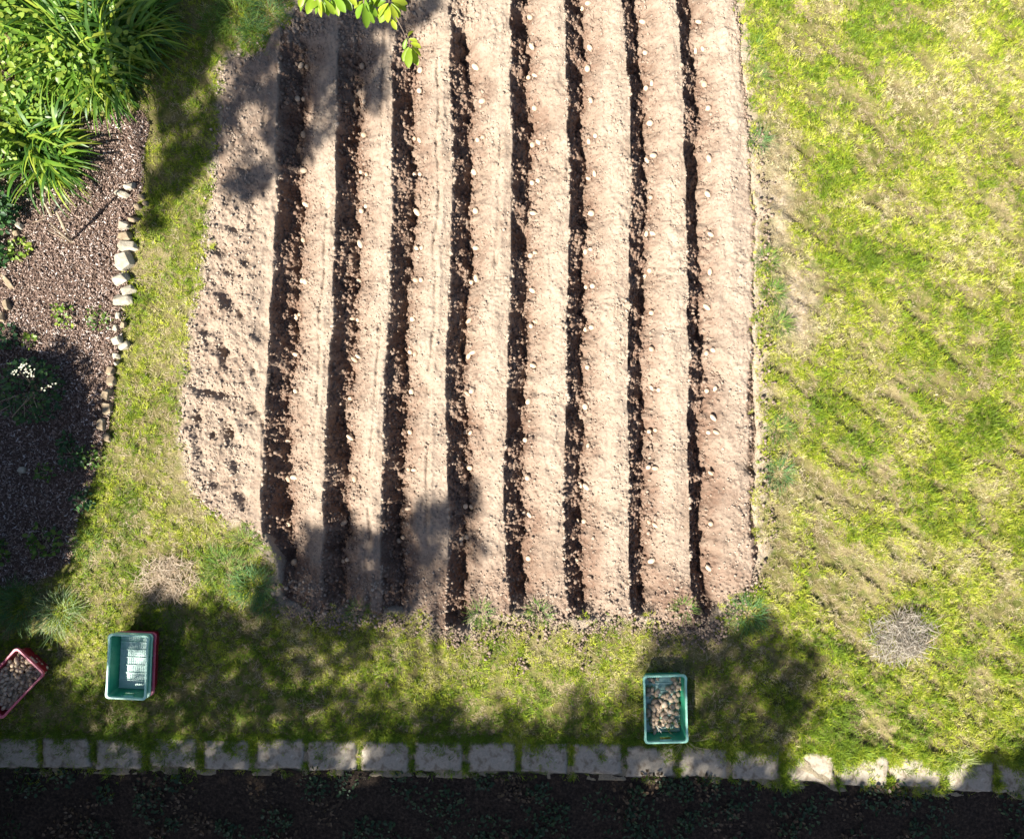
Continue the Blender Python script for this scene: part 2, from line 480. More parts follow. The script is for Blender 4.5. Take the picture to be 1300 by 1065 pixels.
def soil_z(X, Y):
    z, rough, dug = field_height(X, Y)
    u, v = U(X, Y)
    ed = sdf(FIELD, u, v)
    z = z - 0.05 * (1 - sstep(-5, 9, ed + 6 * fbm(u / 12, v / 12, 13, 3)))
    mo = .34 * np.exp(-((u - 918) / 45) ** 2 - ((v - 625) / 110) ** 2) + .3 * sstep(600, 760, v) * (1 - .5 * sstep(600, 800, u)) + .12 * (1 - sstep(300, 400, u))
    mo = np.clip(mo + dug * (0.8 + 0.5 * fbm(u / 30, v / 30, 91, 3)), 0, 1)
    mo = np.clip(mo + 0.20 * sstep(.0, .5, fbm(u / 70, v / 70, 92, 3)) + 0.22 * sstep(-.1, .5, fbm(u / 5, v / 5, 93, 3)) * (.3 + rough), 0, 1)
    dx, dy = X[0, 1] - X[0, 0], Y[1, 0] - Y[0, 0]
    for row in ROWS:                      # each seed potato lies in a small scraped hollow
        for pu, pv in row:
            px, py = W(pu, pv, -.1); ci, cj = int((px - X[0, 0]) / dx), int((py - Y[0, 0]) / dy)
            w_ = np.s_[max(cj - 12, 0):max(cj + 13, 0), max(ci - 12, 0):ci + 13]
            q = ((X[w_] - px) ** 2 + (Y[w_] - py) ** 2) / .032 ** 2
            z[w_] -= .016 * np.exp(-q)
            q2 = ((X[w_] - px - .035) ** 2 + (Y[w_] - py - .03) ** 2) / .022 ** 2
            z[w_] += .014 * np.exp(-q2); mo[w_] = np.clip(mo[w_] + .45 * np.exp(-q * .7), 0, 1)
    c = DRY[None, None, :] * (1 - mo[..., None]) + WET_SHADE[None, None, :] * mo[..., None]
    return z, c


xs = np.arange(W(215, 0)[0], W(985, 0)[0], 0.0075)
ys = np.arange(W(0, 822)[1], W(0, -110)[1], 0.0085)
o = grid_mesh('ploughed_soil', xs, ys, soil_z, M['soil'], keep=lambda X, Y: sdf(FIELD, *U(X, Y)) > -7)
props(o, kind='structure')


def spread(lo, hi, step):
    core = np.arange(lo, hi, step)
    far = np.array([.1, .3, .8, 2, 5, 12, 30, 80, 200])
    return np.concatenate([lo - far[::-1], core, hi - step + far])


def lawn_z(X, Y):
    u, v = U(X, Y)
    z = lawn_height(X, Y)
    fd = sdf(FIELD, u, v)
    z = z - 0.4 * sstep(6, 18, fd) - 0.05 * sstep(4, 14, sdf(MULCH, u, v)) - .10 * sstep(48, 56, v - slab_top(u)) * (1 - sstep(300, 320, v - slab_top(u)))
    e = .85 - .85 * sstep(-2, 12, -fd + 14 * fbm(u / 18, v / 18, 18, 3))
    b = .9 * np.exp(-((u - 1012) / 22) ** 2 - ((v - 390) / 50) ** 2) + .8 * np.exp(-((u - 985) / 18) ** 2 - ((v - 250) / 55) ** 2)
    sl = sstep(2, 10, v - slab_top(u)) * .6
    e = np.clip(np.maximum(np.maximum(e, b + .35 * fbm(u / 14, v / 14, 19, 3) * (b > .15)), sl), 0, 1)
    return z, np.repeat(e[..., None], 3, -1)


xs = spread(W(-170, 0)[0], W(1470, 0)[0], 0.015)
ys = spread(W(0, 1260)[1], W(0, -170)[1], 0.015)
props(grid_mesh('lawn', xs, ys, lawn_z, M['lawn']), kind='structure')


def mulch_height(x, y):
    u, v = U(x, y)
    return 0.012 + 0.02 * fbm(u / 30, v / 30, 24, 3) + 0.008 * fbm(u / 6, v / 6, 25, 2)


def mulch_z(X, Y):
    u, v = U(X, Y)
    return mulch_height(X, Y) - 0.06 * (1 - sstep(-3, 8, sdf(MULCH, u, v))), None


xs = np.arange(W(-160, 0)[0], W(205, 0)[0], 0.015); ys = np.arange(W(0, 770)[1], W(0, 50)[1], 0.015)
props(grid_mesh('mulch_bed', xs, ys, mulch_z, M['mulch'], keep=lambda X, Y: sdf(MULCH, *U(X, Y)) > -5), kind='structure')

# ---------------------------------------------------------------- scattered stuff
def ico():
    t = (1 + 5 ** .5) / 2
    v = np.array([(-1, t, 0), (1, t, 0), (-1, -t, 0), (1, -t, 0), (0, -1, t), (0, 1, t), (0, -1, -t), (0, 1, -t), (t, 0, -1), (t, 0, 1), (-t, 0, -1), (-t, 0, 1)], float)
    v /= np.linalg.norm(v[0])
    f = np.array([(0, 11, 5), (0, 5, 1), (0, 1, 7), (0, 7, 10), (0, 10, 11), (1, 5, 9), (5, 11, 4), (11, 10, 2), (10, 7, 6), (7, 1, 8),
                  (3, 9, 4), (3, 4, 2), (3, 2, 6), (3, 6, 8), (3, 8, 9), (4, 9, 5), (2, 4, 11), (6, 2, 10), (8, 6, 7), (9, 8, 1)])
    return v, f


def ico2():
    v, f = ico(); v = list(map(tuple, v)); cache = {}; nf = []
    def mid(a, b):
        k = (min(a, b), max(a, b))
        if k not in cache:
            p = (np.array(v[a]) + np.array(v[b])); p /= np.linalg.norm(p); v.append(tuple(p)); cache[k] = len(v) - 1
        return cache[k]
    for a, b, c in f:
        x, y, z = mid(a, b), mid(b, c), mid(c, a)
        nf += [(a, x, z), (b, y, x), (c, z, y), (x, y, z)]
    return np.array(v), np.array(nf)


def rand_rot(n):
    q = rng.normal(size=(n, 4)); q /= np.linalg.norm(q, axis=1)[:, None]
    w, x, y, z = q.T
    return np.stack([1 - 2 * (y * y + z * z), 2 * (x * y - z * w), 2 * (x * z + y * w),
                     2 * (x * y + z * w), 1 - 2 * (x * x + z * z), 2 * (y * z - x * w),
                     2 * (x * z - y * w), 2 * (y * z + x * w), 1 - 2 * (x * x + y * y)], -1).reshape(n, 3, 3)


def lumps(P, size, flat=0.75, jit=0.28):
    v0, f0 = ico(); n = len(P)
    v = np.repeat(v0[None], n, 0) * (1 + jit * rng.uniform(-1, 1, (n, 12, 1)))
    v = v * (size[:, None, None] * rng.uniform(.7, 1.25, (n, 1, 3)))
    v = np.einsum('nij,nkj->nki', rand_rot(n), v)
    v[..., 2] *= flat
    v = v + P[:, None, :]
    f = (f0[None] + 12 * np.arange(n)[:, None, None]).reshape(-1, 3)
    return v.reshape(-1, 3), f


def in_frame_points(n, u0, u1, v0, v1):
    return rng.uniform(u0, u1, n), rng.uniform(v0, v1, n)


# clods on the ploughed soil
u, v = in_frame_points(260000, 222, 985, -100, 815)
x, y = W(u, v)
z, rough, dug = field_height(x, y)
keep = (rng.uniform(0, 1, len(u)) < 0.05 + 0.50 * np.clip(rough - .2, 0, 1)) & (sdf(FIELD, u, v) + 5 * fbm(u / 9, v / 9, 17, 2) > -4)
x, y, z, rough, dug = x[keep], y[keep], z[keep], rough[keep], dug[keep]
n = len(x)
size = 0.0022 + 0.0150 * rng.uniform(0, 1, n) ** 3.4 * (0.35 + 0.75 * np.clip(rough, 0, 1.2))
vv, ff = lumps(np.stack([x, y, z + size * .2], -1), size)
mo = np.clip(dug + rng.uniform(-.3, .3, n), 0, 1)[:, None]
cc = (DRY * (1 - mo) + WET_SHADE * mo) * rng.uniform(.8, 1.12, (n, 1))
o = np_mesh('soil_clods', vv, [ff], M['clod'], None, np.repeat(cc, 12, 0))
props(o, 'brown soil crumbs and clods loose over the ploughed bed', 'soil clods', None, 'stuff')

# crumbs flung on the grass below the furrow ends
pts = []
for (cu, cv, r, k) in ((661, 843, 13, 46), (737, 818, 12, 42), (690, 800, 22, 50), (660, 790, 18, 45), (745, 836, 12, 25), (760, 800, 18, 45), (845, 800, 34, 110), (895, 795, 34, 140),
                       (905, 800, 16, 80), (500, 790, 12, 40), (578, 812, 12, 50), (430, 785, 14, 40), (395, 780, 16, 40), (625, 820, 16, 20), (494, 690 + 180, 7, 10)):
    for _ in range(k):
        pts.append((random.gauss(cu, r * .5), random.gauss(cv, r * .55)))
fringe = [(352, 772), (420, 784), (500, 784), (552, 800), (600, 806), (690, 788), (740, 796), (800, 790), (850, 798), (905, 808), (925, 782), (962, 742), (978, 690), (968, 600), (972, 500), (970, 400), (972, 270), (960, 150)]
for (a0, a1), (b0_, b1_) in zip(fringe[:-1], fringe[1:]):
    for _ in range(int(math.hypot(b0_ - a0, b1_ - a1) * (2.2 if a1 > 760 else .9))):
        t = random.random(); pts.append((a0 + (b0_ - a0) * t + random.gauss(0, 6), a1 + (b1_ - a1) * t + random.gauss(0, 7)))
pts = np.array(pts); x, y = W(pts[:, 0], pts[:, 1]); n = len(x)
size = 0.004 + 0.013 * rng.uniform(0, 1, n) ** 2.5
vv, ff = lumps(np.stack([x, y, lawn_height(x, y) + .022 + size * .3], -1), size)
cc = (WET_SHADE * .6 + DRY * .4) * rng.uniform(.6, 1.15, (n, 1))
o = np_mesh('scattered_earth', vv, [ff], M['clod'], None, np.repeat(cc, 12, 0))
props(o, 'dark crumbs of earth scattered on the grass below the furrow ends', 'earth', None, 'stuff')

# bark mulch chips
u, v = in_frame_points(85000, -150, 200, 55, 760)
keep = mulch_mask(u, v) > 2
u, v = u[keep], v[keep]; x, y = W(u, v); n = len(x)
L = 0.006 + 0.038 * rng.uniform(0, 1, n) ** 2.6; Wd = 0.003 + 0.007 * rng.uniform(0, 1, n); T = np.full(n, 0.003)
box = np.array([(i, j, k) for k in (-.5, .5) for i, j in ((-.5, -.5), (.5, -.5), (.5, .5), (-.5, .5))])
bf = np.array([(3, 2, 1, 0), (4, 5, 6, 7), (0, 1, 5, 4), (1, 2, 6, 5), (2, 3, 7, 6), (3, 0, 4, 7)])
bv = box[None] * np.stack([L, Wd, T], -1)[:, None, :]
bv[..., 0] *= 1 + 0.0 * bv[..., 1]
az = rng.uniform(0, 2 * np.pi, n); pi_ = rng.normal(0, .35, n); ro = rng.normal(0, .4, n)
ca, sa, cp, sp, cr, sr = np.cos(az), np.sin(az), np.cos(pi_), np.sin(pi_), np.cos(ro), np.sin(ro)
R = np.stack([ca * cp, -sa * cr + ca * sp * sr, sa * sr + ca * sp * cr, sa * cp, ca * cr + sa * sp * sr, -ca * sr + sa * sp * cr, -sp, cp * sr, cp * cr], -1).reshape(n, 3, 3)
bv = np.einsum('nij,nkj->nki', R, bv) + np.stack([x, y, mulch_height(x, y) + .004 + .014 * rng.uniform(0, 1, n)], -1)[:, None, :]
tone = rng.uniform(0, 1, n)[:, None]
cc = np.where(tone < .46, np.array([[.14, .092, .066]]), np.where(tone < .88, np.array([[.29, .21, .165]]), np.array([[.50, .43, .38]]))) * rng.uniform(.7, 1.25, (n, 1))
o = np_mesh('bark_mulch', bv.reshape(-1, 3), [(bf[None] + 8 * np.arange(n)[:, None, None]).reshape(-1, 4)], M['chip'], None, np.repeat(cc, 8, 0))
props(o, 'brown and grey bark chips covering the flower bed', 'bark mulch', None, 'stuff')


# ---------------------------------------------------------------- blades
def strips(P, az, L, Wd, p0, p1, seg=2, taper=0.15, twist=None):
    n = len(P); pos = P.copy(); rows = []
    sd = np.stack([-np.sin(az), np.cos(az), np.zeros(n)], -1)
    if twist is not None:
        sd = sd * np.cos(twist)[:, None] + np.array([0, 0, 1.0]) * np.sin(twist)[:, None]
    for s in range(seg + 1):
        t = s / seg
        wd = Wd * (1 - (1 - taper) * t ** 1.7) * (0.65 + 0.35 * min(1, t * 3))
        rows.append(np.stack([pos - sd * wd[:, None] / 2, pos + sd * wd[:, None] / 2], 1))
        p = p0 + (p1 - p0) * (t + .5 / seg)
        pos = pos + (L / seg)[:, None] * np.stack([np.cos(p) * np.cos(az), np.cos(p) * np.sin(az), np.sin(p)], -1)
    V = np.stack(rows, 1)                      # n, seg+1, 2, 3
    k = 2 * (seg + 1)
    f = np.array([(2 * s, 2 * s + 1, 2 * s + 3, 2 * s + 2) for s in range(seg)])
    Fc = (f[None] + k * np.arange(n)[:, None, None]).reshape(-1, 4)
    return V.reshape(-1, 3), Fc, k


def palette(t, cols):
    t = np.clip(t, 0, 0.9999) * (len(cols) - 1); i = t.astype(int); f = (t - i)[:, None]
    c = np.array(cols); return c[i] * (1 - f) + c[np.minimum(i + 1, len(c) - 1)] * f


# lawn grass: one mass of blades growing in small clumps
def grass_density(u, v):
    N = len(u)
    fm = sdf(FIELD, u, v) + 11 * fbm(u / 14, v / 14, 14, 3); mm = sdf(MULCH, u, v) + 9 * fbm(u / 14, v / 14, 15, 3)
    st = slab_top(u)
    fr = np.abs(((u - 456) / SLAB_SP) % 1 - .5)
    gap = fr > .462 - .06 * vnoise(u / 14, v / 12, 99)
    over = 7 + 26 * fbm(u / 22, v * 0, 16, 4) + 16 * sstep(-.1, .5, fbm(u / 40, v / 10, 100, 2)) + 16 * (1 - sstep(230, 450, u))
    onslab = (v > st + over) & (v < st + 41) & ~gap
    a_ = math.radians(38); p_ = u * math.cos(a_) + v * math.sin(a_); q_ = -u * math.sin(a_) + v * math.cos(a_)
    right = sstep(930, 1000, u)
    tus = fbm(p_ / 40, q_ / 15, 22, 3) * (.4 + .7 * right) + 0.55 * fbm(u / 25, v / 25, 26, 3)
    bare = np.zeros(N)
    for (bu, bv_, ra, rb, s_) in ((1012, 390, 30, 66, 1.3), (985, 250, 26, 70, 1.2), (995, 620, 22, 50, .7), (1060, 640, 70, 40, .5), (1080, 760, 60, 60, .6), (990, 700, 25, 60, .8), (215, 730, 30, 30, .9),
                                  (225, 560, 40, 120, .35), (890, 830, 70, 25, .7), (1130, 125, 60, 35, .45), (1190, 130, 40, 25, .4), (330, 790, 60, 20, .5), (560, 800, 60, 22, .45), (945, 780, 20, 10, .3)):
        bare = np.maximum(bare, s_ * np.exp(-((u - bu) / ra) ** 2 - ((v - bv_) / rb) ** 2))
    ok = ((fm < 0) | ((fm < 9) & (vnoise(u / 5, v / 5, 103) > .25))) & (mm < 0) & ~onslab & (v < st + 46 + 6 * vnoise(u / 20, u * 0, 104))
    return ok, tus, right, bare


NT = 240000
u, v = in_frame_points(NT, -150, 1450, -150, 1030)
ok, tus, right, bare = grass_density(u, v)
keep = ok & (rng.uniform(0, 1, NT) < np.clip(0.62 + 0.85 * tus - bare * 0.8, .03, 1))
u, v, tus, right, bare = u[keep], v[keep], tus[keep], right[keep], bare[keep]
ou = rng.uniform(-40, 1340, 5200); ov = np.abs(rng.normal(0, 1, 5200)) * (4 + 13 * sstep(-.1, .45, fbm(ou / 24, ou * 0, 107, 3)) + 12 * (1 - sstep(200, 460, ou))) - 5
oj = rng.uniform(-40, 1340, 1500); oj = 456 + np.round((oj - 456) / SLAB_SP) * SLAB_SP + rng.normal(0, 2.0, 1500); oy = rng.uniform(2, 42, 1500)
ok2 = vnoise(oj / 30, oy / 12, 108) > -.15
ou, ov = np.concatenate([ou, oj[ok2]]), np.concatenate([ov, oy[ok2]])
u = np.concatenate([u, ou]); v = np.concatenate([v, slab_top(ou) + ov])
tus = np.concatenate([tus, np.full(len(ou), .25)]); right = np.concatenate([right, sstep(930, 1000, ou)]); bare = np.concatenate([bare, np.full(len(ou), .0)])
nt_ = len(u)
a_ = math.radians(38); p_c = u * math.cos(a_) + v * math.sin(a_); q_c = -u * math.sin(a_) + v * math.cos(a_)
lush = fbm(u / 55, v / 55, 27, 4) + .45 * fbm(u / 14, v / 14, 28, 2)
low = sstep(850, 900, v) * (1 - .55 * right)
strip = 1 - sstep(300, 360, u)
g0 = 0.585 + 0.80 * lush - .05 * right + .3 * fbm(u / 6, v / 6, 106, 2) + 0.40 * low - 0.75 * bare + 0.12 * tus + rng.normal(0, .22, nt_) + .16 * strip * (1 - low)
wind = np.radians(128) * right + np.radians(90) * (1 - right) + 1.6 * fbm(u / 50, v / 50, 29, 2) + rng.normal(0, 1.5, nt_)
hgt = np.exp(rng.normal(0, .45, nt_)) * (1 + .5 * np.clip(fbm(p_c / 9, q_c / 6, 23, 2), -.8, 1)) * (1 + .95 * np.clip(tus, -.6, 1)) * (.85 + .5 * right)
K = 9
rep = lambda a: np.repeat(a, K)
n = nt_ * K
bu_ = rep(u) + rng.normal(0, 1.15, n); bv2 = rep(v) + rng.normal(0, 1.15, n)
x, y = W(bu_, bv2)
C = palette(rep(g0) + rng.normal(0, .10, n), [(.49, .42, .25), (.46, .43, .13), (.41, .42, .05), (.32, .37, .022), (.22, .295, .018), (.13, .20, .016)])
C *= rep(rng.uniform(.62, 1.22, nt_))[:, None] * rng.uniform(.85, 1.12, (n, 1))
az = rep(wind) + rng.normal(0, 1.0, n)
hgt = np.minimum(hgt, 1.05 + 1.3 * np.clip(g0, 0, .8))
L = (0.019 + 0.021 * rng.uniform(0, 1, n)) * rep(hgt)
p0 = rng.uniform(.6, 1.5, n); p1 = p0 - rng.uniform(.4, 1.4, n)
V, Fc, k = strips(np.stack([x, y, lawn_height(x, y) - .003], -1), az, L, 0.0033 + .0028 * rng.uniform(0, 1, n), p0, p1, 2)
o = np_mesh('lawn_grass', V, [Fc], M['grass'], None, np.repeat(C, k, 0))
props(o, 'short patchy grass, green and straw coloured, round the ploughed bed', 'grass', None, 'stuff')


# dead thatch lying between the clumps
u, v = in_frame_points(110000, -60, 1360, -60, 1030)
ok, tus, right, bare = grass_density(u, v)
keep = ok & (rng.uniform(0, 1, len(u)) < .10 + .35 * np.clip(.15 - .9 * tus, 0, 1) + .5 * np.clip(bare, 0, 1) + .2 * (fbm(u / 40, v / 40, 101, 3) > .1))
u, v = u[keep], v[keep]; m_ = len(u); K = 5
n = m_ * K
bu_ = np.repeat(u, K) + rng.normal(0, 2.0, n); bv2 = np.repeat(v, K) + rng.normal(0, 2.0, n)
x, y = W(bu_, bv2)
C = palette(np.repeat(rng.uniform(0, 1, m_), K), [(.50, .41, .29), (.42, .335, .20), (.33, .25, .14), (.22, .165, .09)]) * rng.uniform(.75, 1.15, (n, 1))
az = np.repeat(rng.uniform(0, 6.28, m_), K) + rng.normal(0, .5, n)
V, Fc, k = strips(np.stack([x, y, lawn_height(x, y) + .003 + .006 * rng.uniform(0, 1, n)], -1), az, .018 + .03 * rng.uniform(0, 1, n), .0026 + .0018 * rng.uniform(0, 1, n), rng.uniform(-.05, .35, n), rng.uniform(-.35, .1, n), 2)
o = np_mesh('dead_grass', V, [Fc], M['grass'], None, np.repeat(C, k, 0))
props(o, 'dead straw-coloured grass lying flat between the green clumps', 'dead grass', None, 'stuff')


def tuft(name, u, v, r, n, length, cols, label, cat='grass tuft', group=None, width=.0045, z0=None, lean=None, mat='grass'):
    bx, by = W(u, v); z = float(lawn_height(np.array([bx]), np.array([by]))[0]) if z0 is None else z0
    rr = r / S * np.sqrt(rng.uniform(0, 1, n)) * .7; th = rng.uniform(0, 2 * np.pi, n)
    P = np.stack([rr * np.cos(th), rr * np.sin(th), np.zeros(n)], -1)
    az = th + rng.normal(0, .7, n) if lean is None else lean + rng.normal(0, .8, n)
    L = length * rng.uniform(.55, 1.15, n); p0 = rng.uniform(.6, 1.4, n); p1 = p0 - rng.uniform(.7, 1.7, n)
    V, Fc, k = strips(P, az, L, width * rng.uniform(.7, 1.3, n), p0, p1, 4)
    C = palette(rng.uniform(0, 1, n), cols) * rng.uniform(.8, 1.2, (n, 1))
    o = np_mesh(name, V, [Fc], M[mat], None, np.repeat(C, k, 0))
    o.location = (bx, by, z)
    return props(o, label, cat, group)


GR = [(.20, .25, .05), (.13, .21, .03), (.08, .16, .025), (.06, .13, .03)]
BG = [(.16, .24, .08), (.08, .17, .05), (.05, .13, .05)]
TG = 'tall grass tufts along the edges of the bed'
for t in [
    ('u', 300, 18, 34, 260, .17, GR, 'large tall grass tuft at the top end of the soil, left of the leafy twig'),
    ('u', 342, 14, 24, 180, .16, BG, 'blue-green grass tuft at the top left corner of the ploughed soil'),
    ('u', 322, 42, 20, 130, .15, BG, 'grass tuft hanging over the pale soil at the top of the grass strip'),
    ('u', 272, 30, 22, 130, .13, GR, 'grass tuft in shade between the strap-leaved clump and the soil'),
    ('u', 285, 722, 34, 260, .15, GR, 'broad lush grass tuft right of the dry thatch patch'),
    ('u', 322, 742, 28, 240, .17, BG, 'dark green arching tuft at the lower left corner of the soil'),
    ('u', 338, 768, 16, 90, .13, BG, 'ragged tuft where the leftmost furrow meets the lower lawn'),
    ('u', 312, 688, 18, 110, .14, GR, 'grass tuft overhanging the lower left edge of the soil'),
    ('u', 957, 62, 15, 80, .12, GR, 'topmost grass tuft along the right edge of the soil'),
    ('u', 962, 98, 14, 80, .12, GR, 'second tuft from the top along the right edge of the soil'),
    ('u', 963, 180, 14, 90, .13, BG, 'tuft with a long seed stalk beside the pale worn patch'),
    ('u', 972, 330, 17, 120, .12, GR, 'grass tuft at the upper end of the strip left of the bare lawn patch'),
    ('u', 980, 372, 17, 120, .12, GR, 'grass tuft in the middle of the strip left of the bare lawn patch'),
    ('u', 988, 412, 17, 120, .12, GR, 'grass tuft at the lower left corner of the bare lawn patch'),
    ('u', 990, 545, 20, 130, .12, GR, 'grass tuft right of the small hole in the soil edge'),
    ('u', 990, 602, 22, 150, .13, BG, 'bluish tuft just below the small hole in the soil edge'),
    ('u', 950, 778, 26, 200, .16, BG, 'dark tall tuft at the lower right corner of the soil'),
    ('u', 868, 772, 14, 80, .12, GR, 'small tuft at the bottom end of the rightmost furrow'),
    ('u', 610, 778, 18, 110, .12, GR, 'green tuft right of the dark pit at a furrow end'),
    ('u', 685, 775, 18, 90, .10, GR, 'light green tuft below the middle ridges'),
    ('u', 455, 775, 18, 90, .10, GR, 'tuft in tree shade under the second furrow'),
    ('u', 25, 768, 34, 260, .22, BG, 'long dark grass above the red crate of potatoes'),
    ('u', 78, 776, 30, 200, .22, [(.3, .34, .2), (.16, .24, .08), (.08, .17, .05)], 'pale long grass blades bent over beside the red crate'),
    ('u', 112, 690, 20, 130, .12, GR, 'bright tuft where the grass strip meets the shaded mulch'),
    ('u', 1218, 966, 16, 90, .16, [(.36, .36, .16), (.25, .3, .08)], 'pale grass tuft over the paving at the lower right'),
    ('u', 868, 938, 10, 26, .20, [(.4, .33, .2), (.3, .27, .13)], 'dry grass stems beside the lower right corner of the crate'),
]:
    tuft('grass_tuft', *t[1:7], t[7], group=TG)

STRAW = [(.46, .37, .24), (.38, .29, .18), (.5, .44, .33), (.30, .23, .15)]


def heap(name, u, v, r, hgt, n, label, cat, cols):
    bx, by = W(u, v); rr = r / S * rng.uniform(0, 1, n) ** .6; th = rng.uniform(0, 2 * np.pi, n)
    rr *= 1 + .25 * np.sin(2 * th + 1) + .12 * np.sin(5 * th)
    top = hgt * np.clip(1 - (rr / (r / S)) ** 2, 0, 1) * (.75 + .5 * fbm(np.cos(th) * rr * 25, np.sin(th) * rr * 25, 102, 2))
    P = np.stack([rr * np.cos(th), rr * np.sin(th), .02 + top * rng.uniform(.35, 1, n)], -1)
    V, Fc, k = strips(P, rng.uniform(0, 6.28, n), .05 + .09 * rng.uniform(0, 1, n), .0035 + .003 * rng.uniform(0, 1, n), rng.normal(.15, .35, n), rng.normal(-.25, .4, n), 4, .4)
    C = palette(rng.uniform(0, 1, n), cols) * rng.uniform(.7, 1.15, (n, 1))
    o = np_mesh(name, V, [Fc], M['grass'], None, np.repeat(C, k, 0)); o.location = (bx, by, 0)
    return props(o, label, cat)


heap('straw_heap', 1143, 806, 35, .09, 1200, 'heap of grey dry grass and twigs on the right lawn', 'straw heap', [(.46, .41, .34), (.36, .31, .25), (.22, .18, .14), (.10, .08, .06), (.5, .46, .4)])
heap('dry_thatch', 213, 734, 32, .035, 750, 'patch of dead dry grass on the left grass strip', 'dead grass', [(.44, .34, .25), (.38, .29, .20), (.24, .17, .11), (.5, .42, .32)])

# a bent twig on the straw heap
mb = MB(); a0 = W(1175, 818, .05); a1 = W(1198, 803, .08)
mb.tube([(a0[0], a0[1], .04), ((a0[0] + a1[0]) / 2, (a0[1] + a1[1]) / 2 + .01, .075), (a1[0], a1[1], .06)], [.004, .004, .002], 6)
props(mb.build('twig', M['twig']), 'thin pinkish twig sticking out of the dry grass heap', 'twig')

# ---------------------------------------------------------------- daylilies and bed plants
LILY = [(.34, .38, .05), (.22, .31, .03), (.13, .24, .022), (.07, .16, .02), (.05, .12, .02)]


def daylily(u, v, spread_px, n, label, bias=None, h=.5):
    bx, by = W(u, v); o = empty('daylily_clump', (bx, by, 0.0))
    rr = spread_px / S * np.sqrt(rng.uniform(0, 1, n)); th = rng.uniform(0, 2 * np.pi, n)
    P = np.stack([rr * np.cos(th), rr * np.sin(th), np.zeros(n)], -1)
    az = th + rng.normal(0, .5, n)
    if bias is not None: az = np.where(rng.uniform(0, 1, n) < .55, bias + rng.normal(0, .9, n), az)
    L = h * rng.uniform(.6, 1.35, n); p0 = rng.uniform(.95, 1.5, n); p1 = p0 - rng.uniform(1.2, 2.6, n)
    V, Fc, k = strips(P, az, L, .034 * rng.uniform(.5, 1.35, n), p0, p1, 8, .08, rng.normal(0, .35, n))
    C = palette(rng.uniform(0, 1, n) ** .8, LILY) * rng.uniform(.8, 1.15, (n, 1))
    np_mesh('leaves', V, [Fc], M['leaf'], o, np.repeat(C, k, 0), True)
    return props(o, label, 'daylily', 'daylily clumps')


daylily(108, 58, 40, 310, 'big arching strap-leaved clump between the leafy shoots and the dark shade')
daylily(170, 38, 32, 229, 'strap-leaved clump nearest the tall grass at the top of the soil', 0.2)
daylily(138, 95, 26, 162, 'strap-leaved clump right above the top end of the mulch', -1.0)
daylily(62, 196, 30, 229, 'separate strap-leaved clump spreading over the mulch, lowest of them', -.6, .46)
daylily(40, 168, 20, 108, 'short strap-leaved clump tight above the lowest one', -.3, .42)
daylily(62, 18, 30, 175, 'strap-leaved clump in the top left corner of the bed', None, .5)


def leaf_rosette(P0, n, rad, zlo, zhi, size, cols, mat='leaf'):
    """ovate leaves held out round a point; returns verts, faces, colours"""
    th = rng.uniform(0, 2 * np.pi, n); rr = rad * np.sqrt(rng.uniform(0, 1, n))
    c = P0 + np.stack([rr * np.cos(th), rr * np.sin(th), rng.uniform(zlo, zhi, n) * (1.15 - .5 * rr / max(rad, 1e-6))], -1)
    az = th + rng.normal(0, .8, n); tilt = rng.normal(.15, .45, n)
    d = np.stack([np.cos(az) * np.cos(tilt), np.sin(az) * np.cos(tilt), -np.sin(tilt)], -1)
    roll = rng.normal(0, .5, n)
    s = np.stack([-np.sin(az) * np.cos(roll), np.cos(az) * np.cos(roll), np.sin(roll)], -1)
    sz = size * rng.uniform(.6, 1.3, n)
    out = np.array([(0, 0), (.3, .32), (.65, .30), (1, 0), (.65, -.30), (.3, -.32)])
    up = np.cross(d, s)
    V = c[:, None, :] + sz[:, None, None] * (out[None, :, 0, None] * d[:, None, :] + out[None, :, 1, None] * s[:, None, :] + .25 * np.abs(out[None, :, 1, None]) * up[:, None, :])
    f = np.array([(0, 1, 2, 3), (0, 3, 4, 5)])
    Fc = (f[None] + 6 * np.arange(n)[:, None, None]).reshape(-1, 4)
    C = np.repeat(palette(rng.uniform(0, 1, n), cols) * rng.uniform(.8, 1.2, (n, 1)), 6, 0)
    return V.reshape(-1, 3), Fc, C


def bed_z(u, v):
    x, y = W(u, v); return float(mulch_height(np.array([x]), np.array([y]))[0])


def weed(name, u, v, r, n, size, h, cols, label, cat='weed', group='small weeds on the mulch bed'):
    x, y = W(u, v); o = empty(name, (x, y, bed_z(u, v)))
    V, Fc, C = leaf_rosette(np.zeros(3), n, r / S, .15 * h, h, size, cols)
    np_mesh('leaves', V, [Fc], M['leaf'], o, C)
    mb = MB()
    for i in range(5):
        t = random.uniform(0, 6.28); q = r / S * .6
        mb.tube([(0, 0, -.01), (q * .4 * math.cos(t), q * .4 * math.sin(t), h * .5), (q * math.cos(t), q * math.sin(t), h * .85)], [.003, .0025, .0015], 5)
    mb.build('stem', M['twig'], o)
    return props(o, label, cat, group)


